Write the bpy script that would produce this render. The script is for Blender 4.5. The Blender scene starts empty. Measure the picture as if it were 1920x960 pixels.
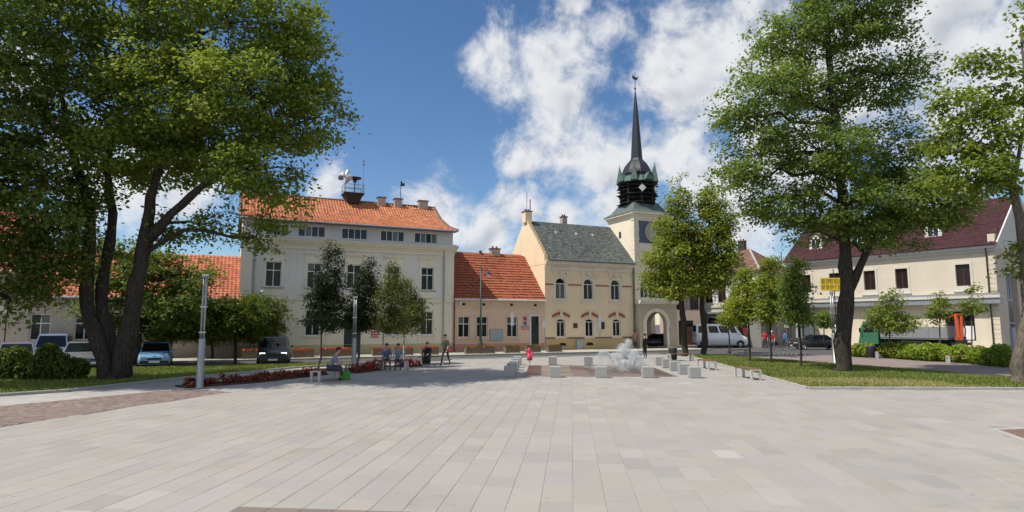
import bpy, bmesh, math, random
import numpy as np
from mathutils import Vector, Matrix
R = math.radians
sc = bpy.context.scene
COL = sc.collection

# ------------------------------------------------------------------ camera
CAM_H, FPX, PITCH = 2.5, 1150.0, math.atan(126 / 1150.0)
cam = bpy.data.cameras.new('camera'); camo = bpy.data.objects.new('camera', cam); COL.objects.link(camo)
camo.location = (0, 0, CAM_H); camo.rotation_euler = (math.pi / 2 + PITCH, 0, 0)
cam.sensor_width = 36; cam.lens = 36 * FPX / 1920; cam.clip_start = 0.1; cam.clip_end = 3000
sc.camera = camo

def ray(px, py):
    u = (px - 960) / FPX; v = (480 - py) / FPX
    return Vector((u, math.cos(PITCH) - v * math.sin(PITCH), math.sin(PITCH) + v * math.cos(PITCH)))
def G(px, py, z=0.0):
    d = ray(px, py); t = (z - CAM_H) / d.z
    return (d.x * t, d.y * t)
def P(px, py, Y):
    d = ray(px, py); t = Y / d.y
    return (d.x * t, Y, CAM_H + d.z * t)

# ------------------------------------------------------------------ light
SUN_EL, SUN_AZ = R(58), R(107)          # azimuth measured to the left of the view axis
SUN = Vector((-math.sin(SUN_AZ) * math.cos(SUN_EL), math.cos(SUN_AZ) * math.cos(SUN_EL), math.sin(SUN_EL)))
sl = bpy.data.lights.new('sun', 'SUN'); sl.energy = 4.8; sl.angle = R(0.53); sl.color = (1.0, 0.94, 0.84)
so = bpy.data.objects.new('sun', sl); COL.objects.link(so); so.location = (-60, -20, 100)
so.rotation_euler = (-SUN).to_track_quat('-Z', 'Y').to_euler()
vs = sc.view_settings
sc.display_settings.display_device = 'sRGB'
vs.view_transform = 'Standard'; vs.look = 'None'; vs.gamma = 1.0; vs.use_curve_mapping = False; vs.exposure = 0.0
sc.render.engine = 'CYCLES'
sc.cycles.use_denoising = True
sc.cycles.max_bounces = 6; sc.cycles.transparent_max_bounces = 8
sc.cycles.diffuse_bounces = 3; sc.cycles.transmission_bounces = 4; sc.cycles.glossy_bounces = 2
sc.cycles.sample_clamp_indirect = 6.0

class NT:
    """small helper for node trees"""
    def __init__(s, tree): s.t = tree; s.n = tree.nodes; s.l = tree.links
    def add(s, typ, **kw):
        nd = s.n.new(typ)
        for k, v in kw.items():
            if k.startswith('i_'):
                key = k[2:]
                key = int(key) if key.isdigit() else key.replace('_', ' ')
                if hasattr(v, 'is_output') or isinstance(v, bpy.types.NodeSocket): s.l.new(v, nd.inputs[key])
                else: nd.inputs[key].default_value = v
            else: setattr(nd, k, v)
        return nd
    def math(s, op, a, b=None, c=None, clamp=False):
        nd = s.n.new('ShaderNodeMath'); nd.operation = op; nd.use_clamp = clamp
        for i, v in enumerate((a, b, c)):
            if v is None: continue
            if isinstance(v, bpy.types.NodeSocket): s.l.new(v, nd.inputs[i])
            else: nd.inputs[i].default_value = v
        return nd.outputs[0]
    def mix(s, f, a, b, blend='MIX'):
        nd = s.n.new('ShaderNodeMix'); nd.data_type = 'RGBA'; nd.blend_type = blend; nd.clamp_factor = True
        for i, v in ((0, f), (6, a), (7, b)):
            if isinstance(v, bpy.types.NodeSocket): s.l.new(v, nd.inputs[i])
            else: nd.inputs[i].default_value = v if i == 0 else (tuple(v) + (1,))[:4]
        return nd.outputs[2]
    def smooth(s, x, a, b):
        nd = s.n.new('ShaderNodeMapRange'); nd.interpolation_type = 'SMOOTHSTEP'
        s.l.new(x, nd.inputs[0]); nd.inputs[1].default_value = a; nd.inputs[2].default_value = b
        return nd.outputs[0]

# sky: Nishita with fair-weather clouds
W = bpy.data.worlds.new('World'); sc.world = W; W.use_nodes = True
W.cycles.sampling_method = 'MANUAL'; W.cycles.sample_map_resolution = 256
N = NT(W.node_tree); N.n.clear()
sky = N.add('ShaderNodeTexSky'); sky.sky_type = 'NISHITA'; sky.sun_disc = False
sky.sun_elevation = SUN_EL; sky.sun_rotation = math.atan2(SUN.x, SUN.y)
sky.altitude = 300; sky.air_density = 1.0; sky.dust_density = 0.15; sky.ozone_density = 4.0
SKY_STR = 0.118
tc = N.add('ShaderNodeTexCoord'); DIR = tc.outputs['Generated']
wn = N.add('ShaderNodeTexNoise', i_Vector=DIR, i_Scale=5.0, i_Detail=2.0, i_Roughness=0.6)
warp = N.add('ShaderNodeVectorMath', operation='MULTIPLY_ADD')
N.l.new(wn.outputs['Color'], warp.inputs[0]); warp.inputs[1].default_value = (.085, .085, .085); N.l.new(DIR, warp.inputs[2])
warp2 = N.add('ShaderNodeVectorMath', operation='SUBTRACT'); N.l.new(warp.outputs[0], warp2.inputs[0]); warp2.inputs[1].default_value = (.0425,) * 3
WD = warp2.outputs[0]
blobs = [(955, 95, 62), (1030, 130, 84), (1110, 100, 78), (1152, 75, 45), (1060, 190, 76), (1075, 285, 88), (1115, 310, 70), (985, 300, 52), (895, 115, 36),
         (1260, 120, 58), (1330, 95, 100), (1420, 100, 130), (1305, 190, 84), (1265, 295, 62), (1330, 345, 66), (1400, 400, 80), (1480, 300, 110),
         (1600, 110, 170), (1760, 70, 180), (1890, 160, 190), (1780, 300, 110),
         (825, 392, 60), (985, 400, 66), (930, 440, 60), (1065, 410, 46), (1150, 375, 52), (622, 345, 42), (1095, 12, 32), (210, 330, 100), (340, 345, 60), (40, 120, 70)]
acc = None
for (bx, by, br) in blobs:
    c = ray(bx, by).normalized(); ang = br / FPX / (1 + ((bx - 960) / FPX) ** 2) ** 0.7
    dn = N.add('ShaderNodeVectorMath', operation='DISTANCE'); N.l.new(WD, dn.inputs[0]); dn.inputs[1].default_value = c
    v = N.math('MULTIPLY_ADD', dn.outputs['Value'], -1.0 / ang, 1.0)
    acc = v if acc is None else N.math('MAXIMUM', acc, v)
# the rest of the sky: scattered clouds, cover raised out of view for a whiter fill light
sc_n = N.add('ShaderNodeTexNoise', i_Vector=WD, i_Scale=2.6, i_Detail=1.0, i_Roughness=0.5)
scat = N.math('MULTIPLY_ADD', sc_n.outputs['Fac'], 5.0, -2.45)
sepd = N.add('ShaderNodeSeparateXYZ'); N.l.new(DIR, sepd.inputs[0])
away = N.smooth(sepd.outputs['Y'], 0.72, 0.45)
scat = N.math('MULTIPLY_ADD', away, 1.4, N.math('ADD', scat, -1.4))
acc = N.math('MAXIMUM', N.math('MAXIMUM', acc, -1.2), scat)
f1 = N.add('ShaderNodeTexNoise', i_Vector=WD, i_Scale=11.0, i_Detail=5.0, i_Roughness=0.66)
sh = N.add('ShaderNodeVectorMath', operation='ADD'); N.l.new(WD, sh.inputs[0]); sh.inputs[1].default_value = (-0.010, 0.0, 0.020)
f2 = N.add('ShaderNodeTexNoise', i_Vector=sh.outputs[0], i_Scale=11.0, i_Detail=2.0, i_Roughness=0.6)
dens = N.math('MULTIPLY_ADD', f1.outputs['Fac'], 3.4, N.math('ADD', acc, -1.55))
alpha = N.smooth(dens, -0.28, 0.92)
emb = N.math('SUBTRACT', f1.outputs['Fac'], f2.outputs['Fac'])
thick = N.smooth(dens, 0.5, 1.9)
lit = N.math('MULTIPLY_ADD', emb, 3.0, N.math('MULTIPLY_ADD', thick, -0.4, 0.92), clamp=True)
k = 1.0 / SKY_STR
ccol = N.mix(lit, (0.44 * k, 0.48 * k, 0.55 * k), (0.83 * k, 0.84 * k, 0.86 * k))
hs = N.add('ShaderNodeHueSaturation', i_Saturation=1.12, i_Color=sky.outputs[0])
skymix = N.mix(N.math('MULTIPLY', alpha, 0.97), hs.outputs[0], ccol)
bg = N.add('ShaderNodeBackground', i_Strength=SKY_STR); N.l.new(skymix, bg.inputs[0])
wo = N.add('ShaderNodeOutputWorld'); N.l.new(bg.outputs[0], wo.inputs[0])

# ------------------------------------------------------------------ materials
MATS = {}
def new_mat(name):
    m = bpy.data.materials.new(name); m.use_nodes = True
    n = NT(m.node_tree); b = n.n['Principled BSDF']
    MATS[name] = m
    return m, n, b
def plain(name, col, rough=0.6, metal=0.0, var=0.12, scale=3.0, bump=0.0, bscale=60.0, spec=0.5, coat=0.0):
    m, n, b = new_mat(name)
    g = n.add('ShaderNodeNewGeometry')
    t = n.add('ShaderNodeTexNoise', i_Vector=g.outputs['Position'], i_Scale=scale, i_Detail=5.0, i_Roughness=0.6)
    f = n.math('MULTIPLY_ADD', t.outputs['Fac'], 2 * var, 1 - var)
    c = n.mix(1.0, col, f, 'MULTIPLY'); n.l.new(c, b.inputs['Base Color'])
    b.inputs['Roughness'].default_value = rough; b.inputs['Metallic'].default_value = metal
    b.inputs['Specular IOR Level'].default_value = spec; b.inputs['Coat Weight'].default_value = coat
    b.inputs['Coat Roughness'].default_value = 0.05
    if bump:
        t2 = n.add('ShaderNodeTexNoise', i_Vector=g.outputs['Position'], i_Scale=bscale, i_Detail=4.0)
        bp = n.add('ShaderNodeBump', i_Strength=bump, i_Distance=0.02, i_Height=t2.outputs['Fac']); n.l.new(bp.outputs[0], b.inputs['Normal'])
    return m
def stucco(name, col, dirt=(0.25, 0.23, 0.2), amount=0.35):
    """painted render with rain streaks and blotches"""
    m, n, b = new_mat(name)
    g = n.add('ShaderNodeNewGeometry')
    t = n.add('ShaderNodeTexNoise', i_Vector=g.outputs['Position'], i_Scale=0.7, i_Detail=6.0, i_Roughness=0.65)
    mp = n.add('ShaderNodeMapping', i_Vector=g.outputs['Position']); mp.inputs['Scale'].default_value = (3.0, 3.0, 0.25)
    t2 = n.add('ShaderNodeTexNoise', i_Vector=mp.outputs[0], i_Scale=1.6, i_Detail=6.0, i_Roughness=0.7)
    s = n.math('MULTIPLY', n.smooth(t2.outputs['Fac'], 0.5, 0.85), amount)
    c = n.mix(s, col, dirt)
    f = n.math('MULTIPLY_ADD', t.outputs['Fac'], 0.30, 0.85)
    c = n.mix(1.0, c, f, 'MULTIPLY'); n.l.new(c, b.inputs['Base Color'])
    b.inputs['Roughness'].default_value = 0.9; b.inputs['Specular IOR Level'].default_value = 0.2
    t3 = n.add('ShaderNodeTexNoise', i_Vector=g.outputs['Position'], i_Scale=25.0, i_Detail=4.0)
    bp = n.add('ShaderNodeBump', i_Strength=0.25, i_Distance=0.02, i_Height=t3.outputs['Fac']); n.l.new(bp.outputs[0], b.inputs['Normal'])
    return m
def pieces(name, rough=0.85, attr=True, grain=0.12, bump=0.3, weather=0.3):
    """stone, tile or sett whose own colour comes from the piece (object colour or face attribute)"""
    m, n, b = new_mat(name)
    g = n.add('ShaderNodeNewGeometry')
    if attr:
        a = n.add('ShaderNodeAttribute', attribute_name='tint'); src = a.outputs['Color']
    else:
        a = n.add('ShaderNodeObjectInfo'); src = a.outputs['Color']
    t = n.add('ShaderNodeTexNoise', i_Vector=g.outputs['Position'], i_Scale=0.35, i_Detail=6.0, i_Roughness=0.7)
    t2 = n.add('ShaderNodeTexNoise', i_Vector=g.outputs['Position'], i_Scale=45.0, i_Detail=5.0, i_Roughness=0.75)
    f = n.math('MULTIPLY_ADD', t.outputs['Fac'], weather, 1 - weather / 2)
    f = n.math('MULTIPLY', f, n.math('MULTIPLY_ADD', t2.outputs['Fac'], 2 * grain, 1 - grain))
    st1 = n.add('ShaderNodeTexNoise', i_Vector=g.outputs['Position'], i_Scale=1.1, i_Detail=7.0, i_Roughness=0.75, i_Distortion=0.6)
    f = n.math('MULTIPLY', f, n.math('MULTIPLY_ADD', n.smooth(st1.outputs['Fac'], 0.56, 0.72), -0.16, 1.0))
    vo = n.add('ShaderNodeTexVoronoi', i_Vector=g.outputs['Position'], i_Scale=1.7)
    f = n.math('MULTIPLY', f, n.math('MULTIPLY_ADD', n.smooth(vo.outputs['Distance'], 0.06, 0.03), -0.3, 1.0))
    c = n.mix(1.0, src, f, 'MULTIPLY'); n.l.new(c, b.inputs['Base Color'])
    b.inputs['Roughness'].default_value = rough; b.inputs['Specular IOR Level'].default_value = 0.3
    bp = n.add('ShaderNodeBump', i_Strength=bump, i_Distance=0.01, i_Height=t2.outputs['Fac']); n.l.new(bp.outputs[0], b.inputs['Normal'])
    return m
def leafmat(name, dark, light, trans=0.42):
    m, n, b = new_mat(name)
    a = n.add('ShaderNodeAttribute', attribute_name='tint')
    c = n.mix(a.outputs['Fac'], dark, light)
    n.l.new(c, b.inputs['Base Color']); b.inputs['Roughness'].default_value = 0.55; b.inputs['Specular IOR Level'].default_value = 0.35
    tr = n.add('ShaderNodeBsdfTranslucent')
    c2 = n.mix(0.5, c, (light[0] * 1.3, light[1] * 1.35, light[2] * 0.7), 'MIX'); n.l.new(c2, tr.inputs[0])
    mx = n.add('ShaderNodeMixShader', i_0=trans); n.l.new(b.outputs[0], mx.inputs[1]); n.l.new(tr.outputs[0], mx.inputs[2])
    n.l.new(mx.outputs[0], n.n['Material Output'].inputs[0])
    return m
def bark(name, col):
    m, n, b = new_mat(name)
    g = n.add('ShaderNodeNewGeometry')
    mp = n.add('ShaderNodeMapping', i_Vector=g.outputs['Position']); mp.inputs['Scale'].default_value = (9, 9, 1.6)
    t = n.add('ShaderNodeTexNoise', i_Vector=mp.outputs[0], i_Scale=1.8, i_Detail=7.0, i_Roughness=0.7)
    c = n.mix(n.smooth(t.outputs['Fac'], 0.3, 0.7), tuple(x * 0.5 for x in col), tuple(x * 1.35 for x in col)); n.l.new(c, b.inputs['Base Color'])
    b.inputs['Roughness'].default_value = 0.95; b.inputs['Specular IOR Level'].default_value = 0.1
    bp = n.add('ShaderNodeBump', i_Strength=0.8, i_Distance=0.05, i_Height=t.outputs['Fac']); n.l.new(bp.outputs[0], b.inputs['Normal'])
    return m
def bricktex(name, c1, c2, mortar, bw, rh, rot=0.0, msz=0.02, vertical=False):
    m, n, b = new_mat(name)
    g = n.add('ShaderNodeNewGeometry')
    mp = n.add('ShaderNodeMapping', i_Vector=g.outputs['Position']); mp.inputs['Rotation'].default_value = (R(90) if vertical else 0, 0, rot)
    t = n.add('ShaderNodeTexBrick', i_Vector=mp.outputs[0], i_Scale=1.0)
    t.inputs['Color1'].default_value = c1 + (1,); t.inputs['Color2'].default_value = c2 + (1,); t.inputs['Mortar'].default_value = mortar + (1,)
    t.inputs['Mortar Size'].default_value = msz; t.inputs['Brick Width'].default_value = bw; t.inputs['Row Height'].default_value = rh
    t2 = n.add('ShaderNodeTexNoise', i_Vector=g.outputs['Position'], i_Scale=0.8, i_Detail=6.0, i_Roughness=0.7)
    c = n.mix(1.0, t.outputs['Color'], n.math('MULTIPLY_ADD', t2.outputs['Fac'], 0.5, 0.75), 'MULTIPLY')
    n.l.new(c, b.inputs['Base Color']); b.inputs['Roughness'].default_value = 0.9
    bp = n.add('ShaderNodeBump', i_Strength=0.4, i_Distance=0.01, i_Height=t.outputs['Fac'], invert=True); n.l.new(bp.outputs[0], b.inputs['Normal'])
    return m

plain('asphalt', (0.085, 0.083, 0.082), 0.9, var=0.3, scale=0.5, bump=0.4, bscale=80)
plain('concrete', (0.42, 0.40, 0.36), 0.9, var=0.2, scale=0.8, bump=0.3)
plain('joint', (0.27, 0.245, 0.21), 0.95, var=0.3, scale=2.0)
plain('joint_red', (0.14, 0.11, 0.10), 0.95, var=0.3, scale=2.0)
plain('kerb_stone', (0.40, 0.385, 0.36), 0.85, var=0.22, scale=2.2, bump=0.3)
plain('cube_stone', (0.35, 0.35, 0.335), 0.8, var=0.15, scale=14, bump=0.25)
plain('soil', (0.07, 0.05, 0.035), 1.0, var=0.4, scale=6, bump=0.6)
plain('grass_base', (0.14, 0.155, 0.05), 1.0, var=0.5, scale=0.9, bump=0.6)
pieces('slab_obj', attr=False); pieces('slab_attr'); pieces('sett_attr', grain=0.2, weather=0.5)
pieces('roof_attr', rough=0.8, weather=0.5, bump=0.4, grain=0.18); pieces('slate_attr', rough=0.6, weather=0.7, grain=0.2)
pieces('granite_obj', rough=0.35, attr=False, grain=0.25)
bricktex('brick_paving', (0.30, 0.235, 0.215), (0.25, 0.20, 0.185), (0.16, 0.13, 0.12), 0.4, 0.2, rot=R(20), msz=0.015)
bricktex('sidewalk_paving', (0.46, 0.42, 0.34), (0.40, 0.37, 0.30), (0.25, 0.22, 0.18), 0.5, 0.5, rot=R(-24.5), msz=0.012)
bricktex('path_paving', (0.42, 0.40, 0.375), (0.36, 0.345, 0.33), (0.2, 0.19, 0.17), 0.8, 0.42, rot=R(20), msz=0.012)
stucco('wall_grey_cream', (0.74, 0.71, 0.65)); stucco('wall_cream', (0.81, 0.75, 0.60)); stucco('wall_plinth', (0.58, 0.49, 0.29))
stucco('wall_attic', (0.66, 0.64, 0.6)); stucco('wall_pink', (0.76, 0.56, 0.41)); stucco('wall_pink_plinth', (0.58, 0.31, 0.23))
stucco('wall_hall', (0.86, 0.69, 0.47), amount=0.2); stucco('wall_hall_trim', (0.8, 0.71, 0.57)); stucco('wall_hall_plinth', (0.58, 0.43, 0.22))
stucco('wall_tower', (0.84, 0.74, 0.58), amount=0.2); stucco('wall_stone_arch', (0.52, 0.45, 0.34)); stucco('wall_right', (0.68, 0.6, 0.48), amount=0.15)
stucco('wall_right_end', (0.62, 0.52, 0.42), amount=0.15); stucco('wall_mid', (0.58, 0.56, 0.50)); stucco('wall_mid_grey_and_shade', (0.26, 0.25, 0.24)); stucco('wall_far_pink', (0.55, 0.42, 0.36))
stucco('wall_right_trim', (0.66, 0.62, 0.54), amount=0.15); stucco('wall_left', (0.50, 0.43, 0.36))
plain('red_brick', (0.36, 0.11, 0.07), 0.9, var=0.3, scale=9); plain('sun_wall', (0.70, 0.62, 0.44), 0.9)
plain('white_paint', (0.86, 0.85, 0.82), 0.5, var=0.06); plain('white_trim', (0.74, 0.74, 0.73), 0.45, var=0.08, scale=1.5)
plain('frame_brown', (0.075, 0.04, 0.03), 0.5); plain('door_dark', (0.018, 0.03, 0.028), 0.4); plain('door_red', (0.16, 0.035, 0.025), 0.5)
plain('zinc', (0.34, 0.36, 0.38), 0.45, metal=0.4, var=0.2); plain('copper_green', (0.075, 0.125, 0.11), 0.7, var=0.3, scale=1.6)
plain('copper_dark', (0.10, 0.13, 0.12), 0.6, var=0.35, scale=2.0); plain('spire_black', (0.022, 0.024, 0.030), 0.45, var=0.4, scale=2.5, spec=0.6)
plain('dark_wood', (0.03, 0.026, 0.024), 0.8, var=0.35, scale=5); plain('chimney', (0.42, 0.36, 0.31), 0.9, var=0.25, scale=2.5)
plain('chimney_cap', (0.16, 0.11, 0.09), 0.9, var=0.3); plain('soot', (0.05, 0.045, 0.04), 0.9)
plain('steel', (0.33, 0.34, 0.355), 0.4, metal=0.6, var=0.12, scale=2); plain('steel_light', (0.55, 0.56, 0.57), 0.45, metal=0.3, var=0.1)
plain('chrome', (0.6, 0.6, 0.62), 0.18, metal=1.0, var=0.05); plain('iron_green', (0.012, 0.045, 0.035), 0.45); plain('black_metal', (0.02, 0.021, 0.023), 0.5, var=0.2)
plain('bench_wood', (0.20, 0.10, 0.05), 0.7, var=0.35, scale=7); plain('bench_stone', (0.52, 0.50, 0.47), 0.8, var=0.15)
plain('planter_wood', (0.17, 0.125, 0.085), 0.85, var=0.4, scale=6); plain('tyre', (0.018, 0.018, 0.018), 0.85); plain('rim', (0.45, 0.46, 0.47), 0.35, metal=0.7)
plain('plastic_black', (0.02, 0.02, 0.022), 0.6); plain('lamp_clear', (0.75, 0.78, 0.8), 0.15, var=0.04); plain('lamp_red', (0.35, 0.015, 0.012), 0.25)
plain('sign_white', (0.75, 0.75, 0.76), 0.5, var=0.05); plain('sign_red', (0.42, 0.05, 0.07), 0.5); plain('sign_blue', (0.05, 0.10, 0.35), 0.5)
plain('sign_yellow', (0.80, 0.58, 0.03), 0.5, var=0.06); plain('sign_orange', (0.85, 0.22, 0.03), 0.5); plain('print_dark', (0.20, 0.09, 0.02), 0.6); plain('board_grey', (0.36, 0.40, 0.42), 0.3)
plain('crane_orange', (0.62, 0.10, 0.03), 0.45, var=0.2); plain('truck_bed', (0.26, 0.27, 0.28), 0.55, var=0.2, scale=2); plain('gold', (0.5, 0.36, 0.10), 0.4, metal=0.6)
plain('clock_blue', (0.08, 0.10, 0.17), 0.5); plain('skin', (0.50, 0.30, 0.21), 0.6, var=0.08); plain('hair_dark', (0.02, 0.014, 0.01), 0.7); plain('hair_grey', (0.20, 0.20, 0.20), 0.8)
plain('bag_green', (0.05, 0.26, 0.03), 0.5); plain('bag_violet', (0.10, 0.08, 0.40), 0.5); plain('recess', (0.02, 0.018, 0.016), 0.95)
bark('bark_dark', (0.062, 0.052, 0.043)); bark('bark_grey', (0.16, 0.135, 0.11)); bark('bark_pale', (0.50, 0.46, 0.40))
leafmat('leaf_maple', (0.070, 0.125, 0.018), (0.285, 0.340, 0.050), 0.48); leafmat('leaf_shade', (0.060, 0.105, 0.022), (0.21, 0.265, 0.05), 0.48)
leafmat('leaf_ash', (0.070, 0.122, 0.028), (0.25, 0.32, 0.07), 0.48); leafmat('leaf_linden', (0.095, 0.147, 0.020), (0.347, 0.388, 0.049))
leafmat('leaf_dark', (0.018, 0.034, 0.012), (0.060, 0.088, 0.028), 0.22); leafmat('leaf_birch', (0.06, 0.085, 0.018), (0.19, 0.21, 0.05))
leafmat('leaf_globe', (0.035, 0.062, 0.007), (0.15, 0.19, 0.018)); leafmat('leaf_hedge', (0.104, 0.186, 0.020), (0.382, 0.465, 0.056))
leafmat('leaf_young', (0.104, 0.171, 0.028), (0.295, 0.341, 0.070)); leafmat('leaf_begonia', (0.05, 0.022, 0.014), (0.16, 0.05, 0.025), 0.2)
leafmat('petal_red', (0.42, 0.03, 0.015), (0.75, 0.09, 0.03), 0.25); leafmat('grass_blade', (0.10, 0.145, 0.025), (0.27, 0.31, 0.07), 0.3); leafmat('grass_dry', (0.24, 0.23, 0.08), (0.50, 0.44, 0.20), 0.3)

def glassmat(name, col, rough=0.08):
    m, n, b = new_mat(name)
    b.inputs['Base Color'].default_value = col + (1,); b.inputs['Roughness'].default_value = rough; b.inputs['Specular IOR Level'].default_value = 0.28
    g = n.add('ShaderNodeNewGeometry')
    t = n.add('ShaderNodeTexNoise', i_Vector=g.outputs['Position'], i_Scale=1.6, i_Detail=2.0)
    bp = n.add('ShaderNodeBump', i_Strength=0.08, i_Distance=0.05, i_Height=t.outputs['Fac']); n.l.new(bp.outputs[0], b.inputs['Normal'])
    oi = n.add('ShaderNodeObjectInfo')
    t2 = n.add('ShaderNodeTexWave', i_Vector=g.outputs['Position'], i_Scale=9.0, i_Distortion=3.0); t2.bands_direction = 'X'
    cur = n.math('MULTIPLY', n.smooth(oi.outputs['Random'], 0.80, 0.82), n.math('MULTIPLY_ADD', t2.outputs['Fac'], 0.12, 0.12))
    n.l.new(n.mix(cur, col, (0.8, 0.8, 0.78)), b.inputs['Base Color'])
    return m
glassmat('glass', (0.014, 0.016, 0.019)); glassmat('glass_attic', (0.030, 0.045, 0.065)); glassmat('glass_brown', (0.030, 0.017, 0.014))
def carglass():
    m, n, b = new_mat('car_glass')
    b.inputs['Base Color'].default_value = (0.016, 0.02, 0.024, 1); b.inputs['Roughness'].default_value = 0.05; b.inputs['Specular IOR Level'].default_value = 0.7
carglass()
def watermat():
    m, n, b = new_mat('water')
    b.inputs['Base Color'].default_value = (0.92, 0.95, 0.97, 1); b.inputs['Roughness'].default_value = 0.12
    b.inputs['IOR'].default_value = 1.33; b.inputs['Transmission Weight'].default_value = 0.25
    m2, n2, b2 = new_mat('wet_film')
    b2.inputs['Base Color'].default_value = (0.10, 0.085, 0.075, 1); b2.inputs['Roughness'].default_value = 0.06; b2.inputs['Alpha'].default_value = 0.45
watermat()
def paint(col):
    key = 'paint_%.2f_%.2f_%.2f' % col
    if key not in MATS: plain(key, col, 0.35, metal=0.1, var=0.05, coat=0.8)
    return key
def cloth(col):
    key = 'cloth_%.2f_%.2f_%.2f' % col
    if key not in MATS: plain(key, col, 0.9, var=0.18, scale=12)
    return key

# ------------------------------------------------------------------ mesh helpers
class MB:
    def __init__(s): s.v = []; s.f = []; s.m = []; s.t = []
    def add(s, vs_, fs, m=0, tint=None):
        o = len(s.v); s.v += [tuple(x) for x in vs_]
        for f in fs: s.f.append(tuple(i + o for i in f)); s.m.append(m); s.t.append(tint)
    def quad(s, a, b, c, d, m=0, tint=None): s.add([a, b, c, d], [(0, 1, 2, 3)], m, tint)
    def box(s, x0, x1, y0, y1, z0, z1, m=0, tint=None):
        s.add([(x0, y0, z0), (x1, y0, z0), (x1, y1, z0), (x0, y1, z0), (x0, y0, z1), (x1, y0, z1), (x1, y1, z1), (x0, y1, z1)],
              [(0, 3, 2, 1), (4, 5, 6, 7), (0, 1, 5, 4), (1, 2, 6, 5), (2, 3, 7, 6), (3, 0, 4, 7)], m, tint)
    def frustum(s, cx, cy, z0, z1, w0, d0, w1, d1, m=0):
        a = [(cx + sx * w0, cy + sy * d0, z0) for sx, sy in ((-1, -1), (1, -1), (1, 1), (-1, 1))]
        b = [(cx + sx * w1, cy + sy * d1, z1) for sx, sy in ((-1, -1), (1, -1), (1, 1), (-1, 1))]
        s.add(a + b, [(3, 2, 1, 0), (4, 5, 6, 7), (0, 1, 5, 4), (1, 2, 6, 5), (2, 3, 7, 6), (3, 0, 4, 7)], m)
    def obox(s, c, ax, ay, az, m=0, tint=None):
        """box from centre and three half-axis vectors"""
        c, ax, ay, az = Vector(c), Vector(ax), Vector(ay), Vector(az)
        vs_ = [c + ax * i + ay * j + az * k_ for k_ in (-1, 1) for (i, j) in ((-1, -1), (1, -1), (1, 1), (-1, 1))]
        s.add(vs_, [(0, 3, 2, 1), (4, 5, 6, 7), (0, 1, 5, 4), (1, 2, 6, 5), (2, 3, 7, 6), (3, 0, 4, 7)], m, tint)
    def rings(s, rs, m=0, cap=True, closed=True):
        n = len(rs[0]); o = len(s.v)
        for r_ in rs: s.v += [tuple(p) for p in r_]
        for i in range(len(rs) - 1):
            for j in range(n if closed else n - 1):
                a = o + i * n + j; b = o + i * n + (j + 1) % n
                s.f.append((a, b, b + n, a + n)); s.m.append(m); s.t.append(None)
        if cap:
            s.f.append(tuple(o + j for j in reversed(range(n)))); s.m.append(m); s.t.append(None)
            s.f.append(tuple(o + (len(rs) - 1) * n + j for j in range(n))); s.m.append(m); s.t.append(None)
    def tube(s, pts, rad, n=8, m=0, cap=True):
        rs = []; prev = None
        for i, p in enumerate(pts):
            p = Vector(p)
            d = Vector(pts[min(i + 1, len(pts) - 1)]) - Vector(pts[max(i - 1, 0)])
            if d.length < 1e-6: d = Vector((0, 0, 1))
            d.normalize()
            u = prev - d * prev.dot(d) if prev is not None else (Vector((1, 0, 0)) if abs(d.x) < 0.9 else Vector((0, 1, 0))) - d * (d.x if abs(d.x) < 0.9 else d.y)
            u.normalize(); prev = u; w = d.cross(u)
            r_ = rad[i] if hasattr(rad, '__len__') else rad
            rs.append([p + (u * math.cos(2 * math.pi * k_ / n) + w * math.sin(2 * math.pi * k_ / n)) * r_ for k_ in range(n)])
        s.rings(rs, m, cap)
    def lathe(s, prof, c=(0, 0, 0), n=16, m=0, cap=True, sq=False):
        rs = [[(c[0] + r_ * math.cos(2 * math.pi * (k_ + .5) / n), c[1] + r_ * math.sin(2 * math.pi * (k_ + .5) / n), c[2] + z) for k_ in range(n)] for r_, z in prof]
        s.rings(rs, m, cap)
    def prism(s, poly, z0, z1, m=0):
        n = len(poly); a = [(x, y, z0) for x, y in poly] + [(x, y, z1) for x, y in poly]
        s.add(a, [tuple(reversed(range(n))), tuple(range(n, 2 * n))] + [(i, (i + 1) % n, n + (i + 1) % n, n + i) for i in range(n)], m)
    def ball(s, c, rx, ry=None, rz=None, n=8, m=0):
        ry = ry or rx; rz = rz or rx
        rs = []
        for i in range(1, n // 2 + 1):
            a = math.pi * i / (n // 2 + 1) - math.pi / 2
            rs.append([(c[0] + rx * math.cos(a) * math.cos(2 * math.pi * j / n), c[1] + ry * math.cos(a) * math.sin(2 * math.pi * j / n), c[2] + rz * math.sin(a)) for j in range(n)])
        s.rings(rs, m, True)
    def mesh(s, name, mats, smooth=False):
        me = bpy.data.meshes.new(name); me.from_pydata(s.v, [], s.f)
        mats = mats if isinstance(mats, (list, tuple)) else [mats]
        for x in mats: me.materials.append(MATS[x])
        if len(mats) > 1: me.polygons.foreach_set('material_index', s.m)
        if any(t is not None for t in s.t):
            at = me.attributes.new('tint', 'FLOAT_COLOR', 'FACE')
            at.data.foreach_set('color', np.array([(t or (.5, .5, .5)) + (1,) for t in s.t], dtype=np.float32).ravel())
        if smooth: me.polygons.foreach_set('use_smooth', [True] * len(me.polygons))
        me.update(); return me
    def build(s, name, mats, parent=None, smooth=False, loc=None, rotz=0.0):
        return put(name, s.mesh(name, mats, smooth), parent, loc, rotz)
def put(name, me, parent=None, loc=None, rotz=0.0):
    o = bpy.data.objects.new(name, me); COL.objects.link(o); o.parent = parent
    if loc is not None: o.location = loc
    o.rotation_euler.z = rotz
    return o
def tag(o, label, cat, group=None):
    o['label'] = label; o['category'] = cat
    if group: o['group'] = group
    return o
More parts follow.
